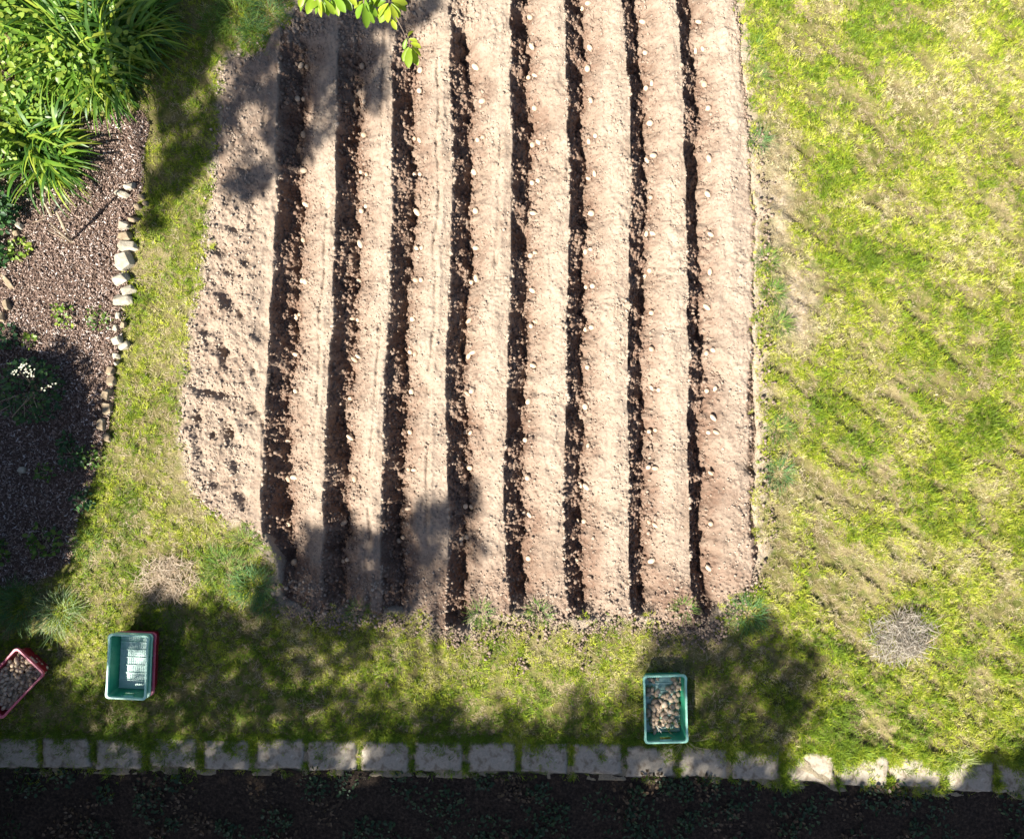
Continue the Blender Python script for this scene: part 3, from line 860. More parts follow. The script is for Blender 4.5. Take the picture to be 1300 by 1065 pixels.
YG = [(.30, .36, .05), (.20, .30, .04), (.12, .22, .03)]
DG = [(.07, .15, .04), (.04, .10, .035), (.03, .075, .03)]
o = None
V1, F1, C1 = [], [], []; base = 0
for (cu, cv, r, n) in ((75, 85, 34, 260), (40, 60, 34, 240), (20, 100, 26, 160), (110, 105, 28, 170), (150, 112, 20, 110), (15, 20, 34, 200), (20, 150, 28, 220), (8, 200, 26, 200), (170, 75, 26, 120), (60, 130, 24, 160), (120, 128, 20, 110)):
    x, y = W(cu, cv)
    V, Fc, C = leaf_rosette(np.array([x, y, 0.0]), n, r / S, .06, .34, .06, YG)
    V1.append(V); F1.append(Fc + base); C1.append(C); base += len(V)
o = np_mesh('leafy_ground_cover', np.concatenate(V1), [np.concatenate(F1)], M['leaf'], None, np.concatenate(C1))
props(o, 'bright leafy shoots filling in between the strap-leaved clumps', 'ground cover', None, 'stuff')

weed('low_shrub', 2, 270, 28, 420, .05, .32, DG, 'dark low shrub at the left edge beside the small edging stones', 'shrub', None)
weed('low_shrub', -4, 326, 18, 160, .045, .2, DG, 'dark small-leaved shrub behind the long brown edging stone', 'shrub', None)
weed('weed', 28, 318, 13, 60, .045, .09, YG, 'bright green weed just inside the left stone edge')
weed('weed', 40, 434, 9, 26, .035, .07, YG, 'pale green seedling at the upper edge of the shade on the mulch')
weed('weed', 86, 403, 14, 46, .035, .06, YG, 'sparse sunlit weed in the middle of the lit mulch')
weed('weed', 128, 405, 16, 60, .035, .06, GR, 'thin grassy weed beside the narrow edging stones')
weed('weed', 74, 327 + 68, 8, 22, .03, .05, YG, 'tiny sunlit weed left of the middle of the mulch')
weed('weed', 14, 428, 14, 50, .04, .1, DG, 'dark weed at the left end of the shade edge')
weed('weed', 96, 578, 17, 90, .04, .12, DG, 'dark bushy weed below the flowering plant')
weed('weed', 117, 580, 14, 60, .035, .1, GR, 'weed at the foot of the shaded edging stones')
weed('weed', 62, 598, 11, 45, .035, .1, GR, 'weed beside the pale round stone in the shade')
weed('weed', 108, 635, 14, 60, .04, .08, DG, 'weed near the right edge of the shaded mulch')
weed('weed', 60, 685, 20, 90, .045, .09, GR, 'low leafy weed near the bottom of the shaded mulch')
weed('weed', 4, 700, 14, 60, .045, .1, GR, 'weed touching the left edge near the bottom of the mulch')
weed('weed', 88, 560, 10, 40, .035, .08, DG, 'small weed tight under the flowering plant')

x, y = W(48, 496); fp = empty('flowering_plant', (x, y, 0.0))
V, Fc, C = leaf_rosette(np.zeros(3), 520, 40 / S, .05, .30, .04, DG + [(.10, .17, .05)])
np_mesh('leaves', V, [Fc], M['leaf'], fp, C)
mb = MB()
for i in range(16):
    t = random.uniform(0, 6.28); q = random.uniform(.12, .34)
    mb.tube([(0, 0, 0), (q * .5 * math.cos(t), q * .5 * math.sin(t), .2), (q * math.cos(t), q * math.sin(t), random.uniform(.2, .36))], [.004, .003, .0015], 5)
mb.build('stem', M['twig'], fp)
for (fu, fv, k) in ((31, 466, 16), (24, 472, 8), (38, 474, 10), (64, 490, 6)):
    fx, fy = W(fu, fv, .4)
    for i in range(k):
        mb = MB()
        cx_, cy_ = fx - x + random.gauss(0, .028), fy - y + random.gauss(0, .022); cz = .38 + random.uniform(0, .05)
        for p in range(5):
            t = p * 1.2566 + i; r0 = .0065
            mb.add([(cx_, cy_, cz), (cx_ + r0 * math.cos(t - .4), cy_ + r0 * math.sin(t - .4), cz + .003), (cx_ + 1.3 * r0 * math.cos(t), cy_ + 1.3 * r0 * math.sin(t), cz + .001), (cx_ + r0 * math.cos(t + .4), cy_ + r0 * math.sin(t + .4), cz + .003)], [(0, 1, 2, 3)])
        mb.build('flower', M['petal'], fp)
    mb = MB(); mb.tube([(0, 0, 0), ((fx - x) * .6, (fy - y) * .6, .24), (fx - x, fy - y, .39)], [.004, .003, .002], 5); mb.build('stem', M['twig'], fp)
props(fp, 'straggly plant with a cluster of cream flowers in the shaded mulch', 'flowering plant')

# dried stalks standing in the mulch
def stalks(u, v, tips, label):
    x, y = W(u, v); o = empty('dried_stalks', (x, y, 0)); 
    for (tu, tv, tz, r) in tips:
        tx, ty = (tu - CU) / S, (CV - tv) / S
        mb = MB(); mb.tube([(0, 0, -.01), ((tx - x) * .45 + .006, (ty - y) * .45, tz * .5), (tx - x, ty - y, tz)], [r, r * .8, r * .5], 6)
        mb.build('stalk', M['twig'], o)
    return props(o, label, 'dried stalks', 'dried plant stalks in the mulch')


stalks(92, 309, ((115, 285, .48, .017), (100, 296, .40, .011), (70, 296, .10, .005), (74, 292, .13, .004), (82, 308, .07, .005)), 'tall dried stalks casting the long thin shadow across the mulch')
stalks(66, 276, ((72, 262, .18, .014), (52, 282, .05, .005), (44, 284, .03, .005)), 'short dried stalks in front of the lowest strap-leaved clump')

# ---------------------------------------------------------------- edging stones
STN = [(166, 237, 12, 10, 1, 'pale rounded stone at the top end of the stone edging'), (156, 247, 17, 7, 1, 'long thin pale stone slanting at the top of the edging'),
       (180, 250, 9, 8, 0, 'small brown rubble stone at the top bend of the edging'), (175, 262, 9, 8, 0, 'brown rubble stone beside the top bend, below the smallest rubble'),
       (184, 258, 7, 7, 0, 'grey-brown rubble stone on the grass side of the top bend'), (170, 278, 15, 8, 0, 'flat tan stone just above the white rounded stone'),
       (157, 286, 13, 12, 1, 'white rounded stone under the flat tan stone'), (160, 300, 17, 13, 0, 'brown egg-shaped stone in the upper part of the edging'),
       (161, 312, 20, 11, 1, 'cream flat stone just above the big white block'), (157, 331, 21, 23, 1, 'big square white block, largest stone of the edging'),
       (154, 353, 20, 13, 1, 'white brick-shaped stone under the big square block'), (162, 369, 17, 10, 1, 'pale stone set back under the white brick-shaped one'),
       (156, 381, 21, 13, 1, 'broad cream stone, last of the big pale run'), (151, 400, 8, 11, 1, 'small white upright stone below the big pale run'),
       (147, 416, 8, 12, 1, 'narrow pale stone left of a grass gap'), (156, 412, 9, 10, 0, 'dark small stone beside the narrow pale one'),
       (147, 432, 13, 11, 1, 'cream chip of stone above the pair at the shade edge'), (156, 439, 13, 9, 1, 'flat cream stone on the grass side near the shade edge'),
       (147, 452, 10, 8, 1, 'little pale stone right at the shade edge'), (148, 461, 6, 6, 1, 'tiny white pebble in the edging'),
       (140, 471, 12, 13, 0, 'tan wedge stone, upper of two lit ones by the shadow line'), (141, 484, 12, 13, 0, 'tan stone, lower of two lit ones by the shadow line'),
       (135, 501, 14, 17, 0, 'grey-brown stone, first of the shaded edging stones'), (135, 519, 14, 17, 0, 'brown block, second of the shaded edging stones'),
       (130, 540, 13, 18, 0, 'long brown stone, third of the shaded edging stones'), (136, 556, 9, 13, 0, 'small shaded stone at the lower end of the edging'),
       (10, 358, 9, 30, 0, 'long brown stone set upright along the left edge of the mulch'), (9, 386, 9, 18, 0, 'brown block below the long stone on the left edge'),
       (2, 403, 9, 13, 0, 'dark stone at the lower end of the left edging'), (25, 287, 9, 8, 1, 'pale pebble at the top of the left edging'),
       (20, 296, 10, 8, 0, 'grey stone under the pale pebble of the left edging'), (18, 306, 9, 8, 0, 'grey-brown stone, third down in the left edging'),
       (11, 329, 6, 20, 0, 'thin tan stone on edge above the long brown one'), (29, 597, 10, 9, 1, 'single pale round stone lying on the shaded mulch')]
iv, if_ = ico2()
for (su, sv, sw, sh, pale, lab) in STN:
    x, y = W(su, sv, .03); hh = .035 + .025 * random.random()
    c8 = box * 1.0 * (1 + rng.uniform(-.30, .06, (8, 3)))
    c8[4:] *= np.array([.86, .86, 1.0]) * (1 + rng.uniform(-.12, .06, (4, 3)))
    ex = rng.uniform(-.5, .5, (9, 3)); ex[np.arange(9), rng.integers(0, 3, 9)] = rng.choice([-.6, -.54, .54, .6], 9)
    c8 = np.concatenate([c8, ex]) * np.array(np.array([sw / S * .88, sh / S * .86, hh * 1.7]) * (1.16 if pale and sw > 10 else .95))
    bm = bmesh.new(); [bm.verts.new(tuple(p)) for p in c8]
    r_ = bmesh.ops.convex_hull(bm, input=bm.verts)
    bmesh.ops.delete(bm, geom=[g for g in bm.verts if not g.link_faces], context='VERTS')
    bmesh.ops.bevel(bm, geom=list(bm.edges), offset=.0045, segments=2, affect='EDGES', profile=.6)
    me = bpy.data.meshes.new('edging_stone'); bm.to_mesh(me); bm.free()
    o = link_mesh('edging_stone' if lab.find('single') < 0 else 'round_stone', me, M['stone' if pale else 'brownstone'])
    o.location = (x + rng.normal(0, .006), y, .018); o.rotation_euler = (rng.normal(0, .14), rng.normal(0, .14), rng.normal(0, .28))
    props(o, lab, 'stone', 'edging stones round the mulch bed')

# ---------------------------------------------------------------- paving slabs
ORD = 'first second third fourth fifth sixth seventh eighth ninth tenth eleventh twelfth thirteenth fourteenth fifteenth sixteenth seventeenth eighteenth nineteenth twentieth twenty-first twenty-second twenty-third twenty-fourth'.split()
k = 0
for i in range(-7, 13):
    uc = 489 + i * SLAB_SP + 1.5 * random.uniform(-1, 1); vc = float(slab_top(uc)) + 21 + random.uniform(-1.5, 1.5)
    x, y = W(uc, vc)
    n_ = 15; sx = (SLAB_SP - random.uniform(3.5, 6)) / S; sy = .28
    gx, gy = np.meshgrid(np.linspace(-.5, .5, n_), np.linspace(-.5, .5, n_))
    e = np.minimum(.5 - np.abs(gx), .5 - np.abs(gy))
    zz = .002 - .018 * (1 - sstep(0, .06, e)) + .006 * fbm(gx * 4 + i * 7, gy * 4, 95, 3)
    rag = .022 * fbm(gx * 5 + i * 3, gy * 5, 96, 3) * (e < .02)
    top = np.stack([gx * sx + rag, gy * sy + rag, zz], -1).reshape(-1, 3)
    idx = np.arange(n_ * n_).reshape(n_, n_)
    q = np.stack([idx[:-1, :-1], idx[:-1, 1:], idx[1:, 1:], idx[1:, :-1]], -1).reshape(-1, 4)
    ring = np.concatenate([idx[0, :-1], idx[:-1, -1], idx[-1, :0:-1], idx[:0:-1, 0]])
    low = top[ring].copy(); low[:, 2] = -.05; b0 = len(top); m_ = len(ring)
    side = np.array([(ring[j], b0 + j, b0 + (j + 1) % m_, ring[(j + 1) % m_]) for j in range(m_)])
    o = np_mesh('paving_slab', np.concatenate([top, low]), [q, side], M['slab'], None, None, True)
    slope = math.atan((float(slab_top(uc + 30)) - float(slab_top(uc - 30))) / 60)
    o.location = (x, y, .0); o.rotation_euler = (0, 0, -slope + random.uniform(-.03, .03))
    uu_ = 'in tree shade' if uc < 1000 else 'in the sun'
    props(o, 'weathered concrete slab %s, %s from the left of the row along the bottom' % (uu_, ORD[k]), 'paving slab', 'concrete slabs of the path along the bottom')
    k += 1


# dark earth under the trees beyond the slabs, with leaf litter and ivy
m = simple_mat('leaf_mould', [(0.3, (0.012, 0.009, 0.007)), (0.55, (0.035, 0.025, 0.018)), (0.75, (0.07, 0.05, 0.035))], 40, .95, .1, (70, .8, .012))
uu = np.linspace(-170, 1470, 260); rows = []
offs = np.linspace(41, 322, 48)
for off_ in offs:
    vv_ = slab_top(uu) + off_ + (2.5 * fbm(uu / 12, uu * 0, 88, 2) if off_ < 42 else 0)
    X, Y = W(uu, vv_); rows.append(np.stack([X, Y, -.012 + .02 * fbm(uu / 24, vv_ / 24, 89, 4)], -1))
V = np.concatenate(rows); idx = np.arange(len(V)).reshape(len(offs), len(uu))
q = np.stack([idx[:-1, :-1], idx[1:, :-1], idx[1:, 1:], idx[:-1, 1:]], -1).reshape(-1, 4)
props(np_mesh('shaded_earth', V, [q], m, None, None, True), kind='structure')
V1, F1, C1 = [], [], []; base = 0
for i in range(150):
    cu, cv = random.uniform(-80, 1380), random.uniform(985, 1110)
    cv = max(cv, float(slab_top(cu)) + 52)
    x, y = W(cu, cv)
    V, Fc, C = leaf_rosette(np.array([x, y, -.01]), 40, random.uniform(.06, .16), .01, .07, .035, [(.025, .055, .018), (.018, .04, .016), (.04, .07, .02)] if random.random() < .75 else [(.10, .06, .03), (.06, .04, .02)])
    V1.append(V); F1.append(Fc + base); C1.append(C); base += len(V)
o = np_mesh('ivy', np.concatenate(V1), [np.concatenate(F1)], M['crown'], None, np.concatenate(C1))
props(o, 'dark ivy and leaf litter creeping over the shaded earth beyond the slabs', 'ivy', None, 'stuff')


# ---------------------------------------------------------------- crates
def rrect(w, l, r, bulge=0.0, n=5, sub=9):
    pts = []
    cs = [(w / 2 - r, l / 2 - r, 0), (-w / 2 + r, l / 2 - r, 90), (-w / 2 + r, -l / 2 + r, 180), (w / 2 - r, -l / 2 + r, 270)]
    for ci, (cx, cy, a0) in enumerate(cs):
        for k in range(n + 1):
            a = math.radians(a0 + 90 * k / n); pts.append((cx + r * math.cos(a), cy + r * math.sin(a)))
        nx, ny, na = cs[(ci + 1) % 4]
        a = math.radians(na); p0 = pts[-1]; p1 = (nx + r * math.cos(a), ny + r * math.sin(a))
        for s in range(1, sub):
            t = s / sub; pts.append((p0[0] + (p1[0] - p0[0]) * t, p0[1] + (p1[1] - p0[1]) * t))
    out = []
    for (x, y) in pts:
        if bulge:                      # the lip steps out at the four corners
            c = (abs(y) > l / 2 * .80)
            x = x + (bulge if c else 0) * (1 if x > 0 else -1) * (abs(x) > w / 2 * .5)
        out.append((x, y))
    return out


def loft(mb, outer, inner, zo0, zo1, skip=()):
    """ring with outside and inside skins; outer/inner = (bottom outline, top outline)"""
    n = len(outer[0]); rows = []
    zs = [zo0 + (zo1 - zo0) * t for t in (0, .5, .84, 1)]
    def lerp(a, b, t): return [(p[0] + (q[0] - p[0]) * t, p[1] + (q[1] - p[1]) * t) for p, q in zip(a, b)]
    ts = (0, .5, .84, 1)
    for ring in (outer, inner):
        for t, z in zip(ts, zs): rows.append([(x, y, z) for x, y in lerp(ring[0], ring[1], t)])
    verts = [p for r in rows for p in r]; f = []
    for s in range(2):
        for j in range(3):
            for k in range(n):
                if j == 1 and k in skip: continue
                a = (s * 4 + j) * n + k; b = (s * 4 + j) * n + (k + 1) % n; c = b + n; d = a + n
                f.append((a, b, c, d) if s == 0 else (d, c, b, a))
    for k in range(n):
        k2 = (k + 1) % n
        f.append((3 * n + k, 3 * n + k2, 7 * n + k2, 7 * n + k)); f.append((k2, k, 4 * n + k, 4 * n + k2))
    mb.add(verts, f)


def crate(name, u, v, ztop, w, l, h, ang, mats, label, group=None, z0=0.0):
    x, y = W(u, v, ztop)
    o = empty(name, (x, y, z0), ang)
    tw = .05                                   # taper of both sides together
    ob, ot = rrect(w - tw - .02, l - tw - .02, .028), rrect(w - .02, l - .02, .03)
    ib, it = rrect(w - tw - .028, l - tw - .028, .025), rrect(w - .028, l - .028, .027)
    n = len(ob); sub = 9; blk = 6 + sub - 1
    # outline points: corner(6) then 8 edge points; edge 0 -> the +y end, edge 2 -> the -y end
    sk = set()
    for e in (0, 2):
        for q in (3, 4, 5): sk.add(e * blk + 5 + q)
    mb = MB(); loft(mb, (ob, ot), (ib, it), .004, h - .012, sk)
    for zz in (.04, h * .42):                   # moulded bands round the outside
        t = zz / h
        rb = rrect(w - tw * (1 - t) - .012, l - tw * (1 - t) - .012, .03); ri = rrect(w - tw * (1 - t) - .021, l - tw * (1 - t) - .021, .028)
        m_ = len(rb); b0 = [(a, b, zz) for a, b in rb] + [(a, b, zz + .006) for a, b in rb] + [(a, b, zz) for a, b in ri] + [(a, b, zz + .006) for a, b in ri]
        mb.add(b0, [f for k in range(m_) for f in ((k, (k + 1) % m_, m_ + (k + 1) % m_, m_ + k), (m_ + k, m_ + (k + 1) % m_, 3 * m_ + (k + 1) % m_, 3 * m_ + k), ((k + 1) % m_, k, 2 * m_ + k, 2 * m_ + (k + 1) % m_))])
    for sx in (-1, 1):                          # upright ribs along the long sides
        for j in range(7):
            yy = -l * .38 + j * l * .76 / 6
            xb, xt = sx * (w - tw - .016) / 2, sx * (w - .016) / 2
            mb.add([(xb - .004, yy - .004, .01), (xb + .004, yy - .004, .01), (xb + .004, yy + .004, .01), (xb - .004, yy + .004, .01),
                    (xt - .004, yy - .004, h - .02), (xt + .004, yy - .004, h - .02), (xt + .004, yy + .004, h - .02), (xt - .004, yy + .004, h - .02)],
                   [(3, 2, 1, 0), (4, 5, 6, 7), (0, 1, 5, 4), (1, 2, 6, 5), (2, 3, 7, 6), (3, 0, 4, 7)])
    mb.build('wall', mats[0], o)
    mb = MB()                                   # floor plate with raised cross ribs and a fine lattice
    mb.box((0, 0, .008), (w - tw - .03, l - tw - .03, .006))
    for j in range(8): mb.box((0, -l * .42 + j * l * .84 / 7, .0155), (w - tw - .034, .006, .009))
    for j in range(15): mb.box((-(w - tw) * .43 + j * (w - tw) * .86 / 14, 0, .0128), (.0035, l - tw - .036, .0036))
    for j in range(24): mb.box((0, -l * .43 + j * l * .86 / 23 + .0051, .0122), (w - tw - .037, .003, .0024))
    mb.build('floor', mats[2], o)
    mb = MB()                                   # turned-over lip
    ro, ri = rrect(w, l, .035, .004), rrect(w - .034, l - .034, .026)
    m_ = len(ro)
    vs = []
    for (rg, z) in ((ro, h - .022), (ro, h - .003), ([(a * .992, b * .994) for a, b in ro], h), ([(a * 1.012, b * 1.008) for a, b in ri], h), (ri, h - .003), (ri, h - .022)):
        vs += [(a, b, z) for a, b in rg]
    fs = []
    for r_ in range(6):
        q = (r_ + 1) % 6
        for k in range(m_):
            k2 = (k + 1) % m_
            fs.append((r_ * m_ + k, r_ * m_ + k2, q * m_ + k2, q * m_ + k))
    mb.add(vs, fs); mb.build('rim', mats[1], o)
    for e in (-1, 1):                           # hand grips in the end walls
        mb = MB(); t = .82; yy = e * (l - tw * (1 - t) - .024) / 2
        mb.tube([(-.055, yy, h * .80), (0, yy, h * .80), (.055, yy, h * .80)], [.007, .007, .007], 8)
        mb.build('handle', mats[1], o, True)
    return props(o, label, 'crate', group)


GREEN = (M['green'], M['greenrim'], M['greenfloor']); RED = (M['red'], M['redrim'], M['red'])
CG = 'plastic crates on the lower lawn'
cA = crate('plastic_crate', 845.3, 900.4, .15, .385, .605, .15, math.radians(1.4), GREEN, 'green plastic crate half filled with potatoes, alone on the shaded lawn', CG)
cS1 = crate('plastic_crate', 171.0, 842.5, .15, .345, .56, .15, math.radians(-2.2), RED, 'dark red plastic crate at the bottom of the stack', CG)
cS2 = crate('plastic_crate', 166.0, 844.6, .215, .345, .56, .15, math.radians(-2.4), GREEN, 'green plastic crate in the middle of the stack', CG, .065)
cS3 = crate('plastic_crate', 161.0, 846.8, .285, .35, .565, .15, math.radians(-2.8), GREEN, 'empty green plastic crate on top of the stack', CG, .135)
cR = crate('plastic_crate', 11.0, 867.5, .16, .345, .56, .16, math.radians(-43.5), RED, 'red plastic crate heaped with small potatoes at the left edge', CG)

# ---------------------------------------------------------------- potatoes
pot_meshes = []
for i in range(8):
    v = iv.copy()
    v = v * np.array([rng.uniform(1.0, 1.6), rng.uniform(.8, 1.05), rng.uniform(.8, .95)])
    v = v * (1 + .07 * fbm(iv[:, 0] * 1.4 + 5 * i, iv[:, 1] * 1.4 + iv[:, 2] * 1.7, 97, 2))[:, None]
    me = bpy.data.meshes.new('potato')
    f2 = if_
    me.from_pydata([tuple(p) for p in v], [], [tuple(int(q) for q in t) for t in f2]); me.update()
    me.polygons.foreach_set('use_smooth', [True] * len(me.polygons)); me.materials.append(M['potato'])
    pot_meshes.append(me)


def potato(x, y, z, r, label, group):
    o = bpy.data.objects.new('potato', random.choice(pot_meshes)); COL.objects.link(o)
    o.location = (x, y, z); o.scale = (r, r, r)
    o.rotation_euler = (random.uniform(-.4, .4), random.uniform(-.4, .4), random.uniform(0, 6.28))
    return props(o, label, 'potato', group)


FG = 'seed potatoes laid in the furrows'
pr = random.Random(3)
for ri_, row in enumerate(ROWS):
    for j, (pu, pv) in enumerate(row):
        two = pr.random() < .5
        x, y, z = pt(pu, pv)
        if two:
            a = pr.uniform(-.5, .9)
            for s, nm in ((-1, 'left'), (1, 'right')):
                dx, dy = s * pr.uniform(.022, .032) * math.cos(a), s * .028 * math.sin(a) + pr.uniform(-.008, .008)
                zz = float(field_height(np.array([x + dx]), np.array([y + dy]))[0][0])
                potato(x + dx, y + dy, zz + .010, pr.uniform(.020, .027), '%s potato of a pair, %s planting spot down, in the %s furrow from the left' % (nm, ORD[j], ORD[ri_]), FG)
        else:
            potato(x, y, z + .011, pr.uniform(.023, .030), 'single seed potato at the %s planting spot down, in the %s furrow from the left' % (ORD[j], ORD[ri_]), FG)

# potatoes in the green crate (photo pixels of each)
gp = []
zone = [(826, 862), (834, 861), (829, 865)]
for i in range(400):
    if len(gp) >= 66: break
    a = random.random()
    if a < .22: p = (random.uniform(847, 867), random.uniform(860, 880))
    elif a < .30: p = (random.uniform(822, 836), random.uniform(874, 882))
    elif a < .36: p = (random.uniform(824, 840), random.uniform(860, 864))
    elif a < .40: p = (random.uniform(827, 833), random.uniform(922, 930))
    else: p = (random.uniform(822, 862), random.uniform(881, 921))
    if p[1] > 905 and p[0] < 823: continue
    lv = sum(1 for q in gp if (q[0] - p[0]) ** 2 + (q[1] - p[1]) ** 2 < 4.6 ** 2)
    if lv > 0 and random.random() < .93: continue
    gp.append((p[0], p[1], lv))
for (pu, pv, lv) in gp:
    z = .034 + .025 * lv
    x, y = W(pu, pv, z)
    potato(x, y, z, random.uniform(.018, .025), 'tan potato lying in the green crate on the lawn', 'potatoes in the green crate')

# white sprouts among them
mb = MB()
for (a0, a1) in (((833, 921), (836, 929)), ((835, 921), (843, 924)), ((834, 922), (840, 931)), ((845, 900), (849, 907)), ((831, 866), (836, 871)), ((858, 913), (860, 921))):
    x0, y0 = W(*a0, .06); x1, y1 = W(*a1, .07)
    mb.tube([(x0, y0, .055), ((x0 + x1) / 2 + .006, (y0 + y1) / 2, .085), (x1, y1, .065)], [.0028, .0026, .0016], 5)
o = mb.build('potato_sprouts', M['sprout'])
props(o, 'thin white sprouts lying over the potatoes in the green crate', 'sprouts')

# potatoes in the red crate: a filling below, single ones on top
ca, sa = math.cos(cR.rotation_euler.z), math.sin(cR.rotation_euler.z); cx0, cy0 = cR.location.x, cR.location.y
P = []
for i in range(420):
    lx, ly = random.uniform(-.138, .138), random.uniform(-.24, .24)
    P.append((cx0 + lx * ca - ly * sa, cy0 + lx * sa + ly * ca, random.uniform(.03, .085)))
P = np.array(P); n = len(P)
v = np.repeat(iv[None], n, 0) * (rng.uniform(.015, .02, (n, 1, 1)) * rng.uniform(.85, 1.3, (n, 1, 3)))
v = np.einsum('nij,nkj->nki', rand_rot(n), v) + P[:, None, :]
o = np_mesh('potatoes', v.reshape(-1, 3), [(if_[None] + len(iv) * np.arange(n)[:, None, None]).reshape(-1, 3)], M['potato'], None, None, True)
props(o, 'potatoes filling the red crate under its top layer', 'potatoes', None, 'stuff')
cnt = 0; placed = []
for i in range(3000):
    lx, ly = random.uniform(-.138, .138), random.uniform(-.24, .24)
    if any((lx - a) ** 2 + (ly - b) ** 2 < .0295 ** 2 for a, b in placed): continue
    placed.append((lx, ly))
for lx, ly in placed:
    x, y = cx0 + lx * ca - ly * sa, cy0 + lx * sa + ly * ca
    if U(x, y)[0] < -14 and cnt > 40: continue
    cnt += 1
    if cnt > 64: break
    potato(x, y, .105 + random.uniform(-.012, .014), random.uniform(.015, .0195), 'small potato on top of the heap in the red crate', 'potatoes on top in the red crate')

# ---------------------------------------------------------------- trees beyond the frame
SUN_EL = 45.0
SHX = SHY = math.cos(math.radians(45)) / math.tan(math.radians(SUN_EL))     # shadow shift per metre of height


def crown_leaves(blobs, cols, size):
    """blobs: (x, y, z, radius, leaves)"""
    Vs, Fs, Cs = [], [], []; base = 0
    for (x, y, z, r, n) in blobs:
        d = rng.normal(size=(n, 3)); d /= np.linalg.norm(d, axis=1)[:, None]
        p = np.array([x, y, z]) + d * (r * rng.uniform(0.05, 1, n) ** (1 / 2.2))[:, None] * np.array([1, 1, .6])
        R = rand_rot(n); s = size * rng.uniform(.6, 1.3, n)
        out = np.array([(0, -.5, 0), (.3, 0, .06), (0, .5, 0), (-.3, 0, .06)])
        v = np.einsum('nij,kj->nki', R, out) * s[:, None, None] + p[:, None, :]
        Vs.append(v.reshape(-1, 3)); Fs.append((np.arange(4)[None] + 4 * np.arange(n)[:, None]) + base); base += 4 * n
        Cs.append(np.repeat(palette(rng.uniform(0, 1, n), cols) * rng.uniform(.8, 1.2, (n, 1)), 4, 0))
    return np.concatenate(Vs), np.concatenate(Fs), np.concatenate(Cs)


TREE = [(.05, .10, .022), (.075, .13, .028), (.10, .16, .03)]


def tree(name, base_px, hub_z, targets, label, size=.11, cols=TREE, cat='tree', tr=.11, dn=.36):
    """targets: shaded spots (u, v, height of the leaf mass, radius px, leaves)"""
    bx, by = (base_px[0] - CU) / S, (CV - base_px[1]) / S
    o = empty(name, (bx, by, 0))
    blobs = []; hub_z += 1.8
    for (tu, tv, z, r, n) in targets:
        z += 2.0; n = int(n * dn)
        if tv < 790: r *= 1.25; n = int(n * 1.25)
        gx, gy = (tu - CU) / S - SHX * z, (CV - tv) / S - SHY * z
        blobs.append((gx - bx, gy - by, z, r / S, n))
    mb = MB(); hub = np.array([.1, .05, hub_z])
    mb.tube([(0, 0, -.1), (.03, 0, hub_z * .35), (.06, .05, hub_z * .7), tuple(hub)], [tr * 1.25, tr, tr * .85, tr * .7], 10)
    for (x, y, z, r, n) in blobs:
        e = np.array([x, y, z]); mid = hub + (e - hub) * .5 + np.array([0, 0, .12])
        st_ = hub - np.array([0, 0, random.uniform(.0, .5)])
        mb.tube([st_, mid, e], [tr * .2, tr * .1, tr * .04], 6)
        for q in range(4):
            d = rng.normal(size=3); d /= np.linalg.norm(d)
            mb.tube([mid + (e - mid) * random.uniform(.2, .9), e + d * r * .8 * np.array([1, 1, .6])], [tr * .1, tr * .03], 5)
    mb.build('trunk', M['bark'], o, True)
    V, Fc, C = crown_leaves(blobs, cols, size)
    np_mesh('crown', V, [Fc], M['crown'], o, C)
    return props(o, label, cat)


tree('broadleaf_tree', (-330, 1560), 2.6,
     [(40, 860, 3.2, 60, 900), (20, 930, 3.0, 80, 1500), (110, 890, 3.3, 42, 380), (90, 960, 3.1, 70, 900), (190, 930, 3.4, 60, 620), (235, 860, 3.6, 62, 900), (260, 800, 3.7, 46, 700), (200, 775, 3.7, 30, 340),
      (300, 830, 3.5, 62, 800), (300, 910, 3.4, 66, 850), (360, 800, 3.8, 55, 700), (370, 870, 3.6, 60, 620), (400, 930, 3.4, 66, 900), (180, 1000, 3.2, 80, 1400), (320, 1000, 3.2, 80, 1400), (60, 1030, 3.0, 90, 1600), (445, 815, 3.5, 40, 400), (20, 905, 3.0, 60, 2200), (20, 965, 3.0, 70, 3200), (75, 975, 3.0, 50, 1500), (120, 985, 3.1, 60, 1000), (240, 985, 3.2, 60, 1100), (380, 985, 3.2, 60, 1100)],
     'broadleaf tree beyond the lower left whose shade dapples the crate stack', dn=.40)
tree('broadleaf_tree', (60, 1640), 3.0,
     [(368, 745, 4.4, 42, 600), (395, 705, 4.5, 30, 330), (440, 755, 4.3, 48, 650), (420, 690, 4.6, 24, 220), (470, 720, 4.5, 40, 520), (515, 690, 4.6, 38, 430), (548, 660, 4.7, 26, 260), (580, 650, 4.8, 22, 190), (545, 715, 4.5, 28, 220), (500, 745, 4.4, 34, 330),
      (600, 700, 4.7, 18, 90), (470, 900, 4.0, 46, 480), (530, 945, 3.9, 56, 760), (590, 960, 3.9, 50, 620), (500, 1010, 3.8, 70, 1300), (620, 1020, 3.8, 70, 1300), (560, 905, 4.0, 30, 200)],
     'broadleaf tree beyond the bottom edge, its shade over the lower left furrow ends', dn=.42)
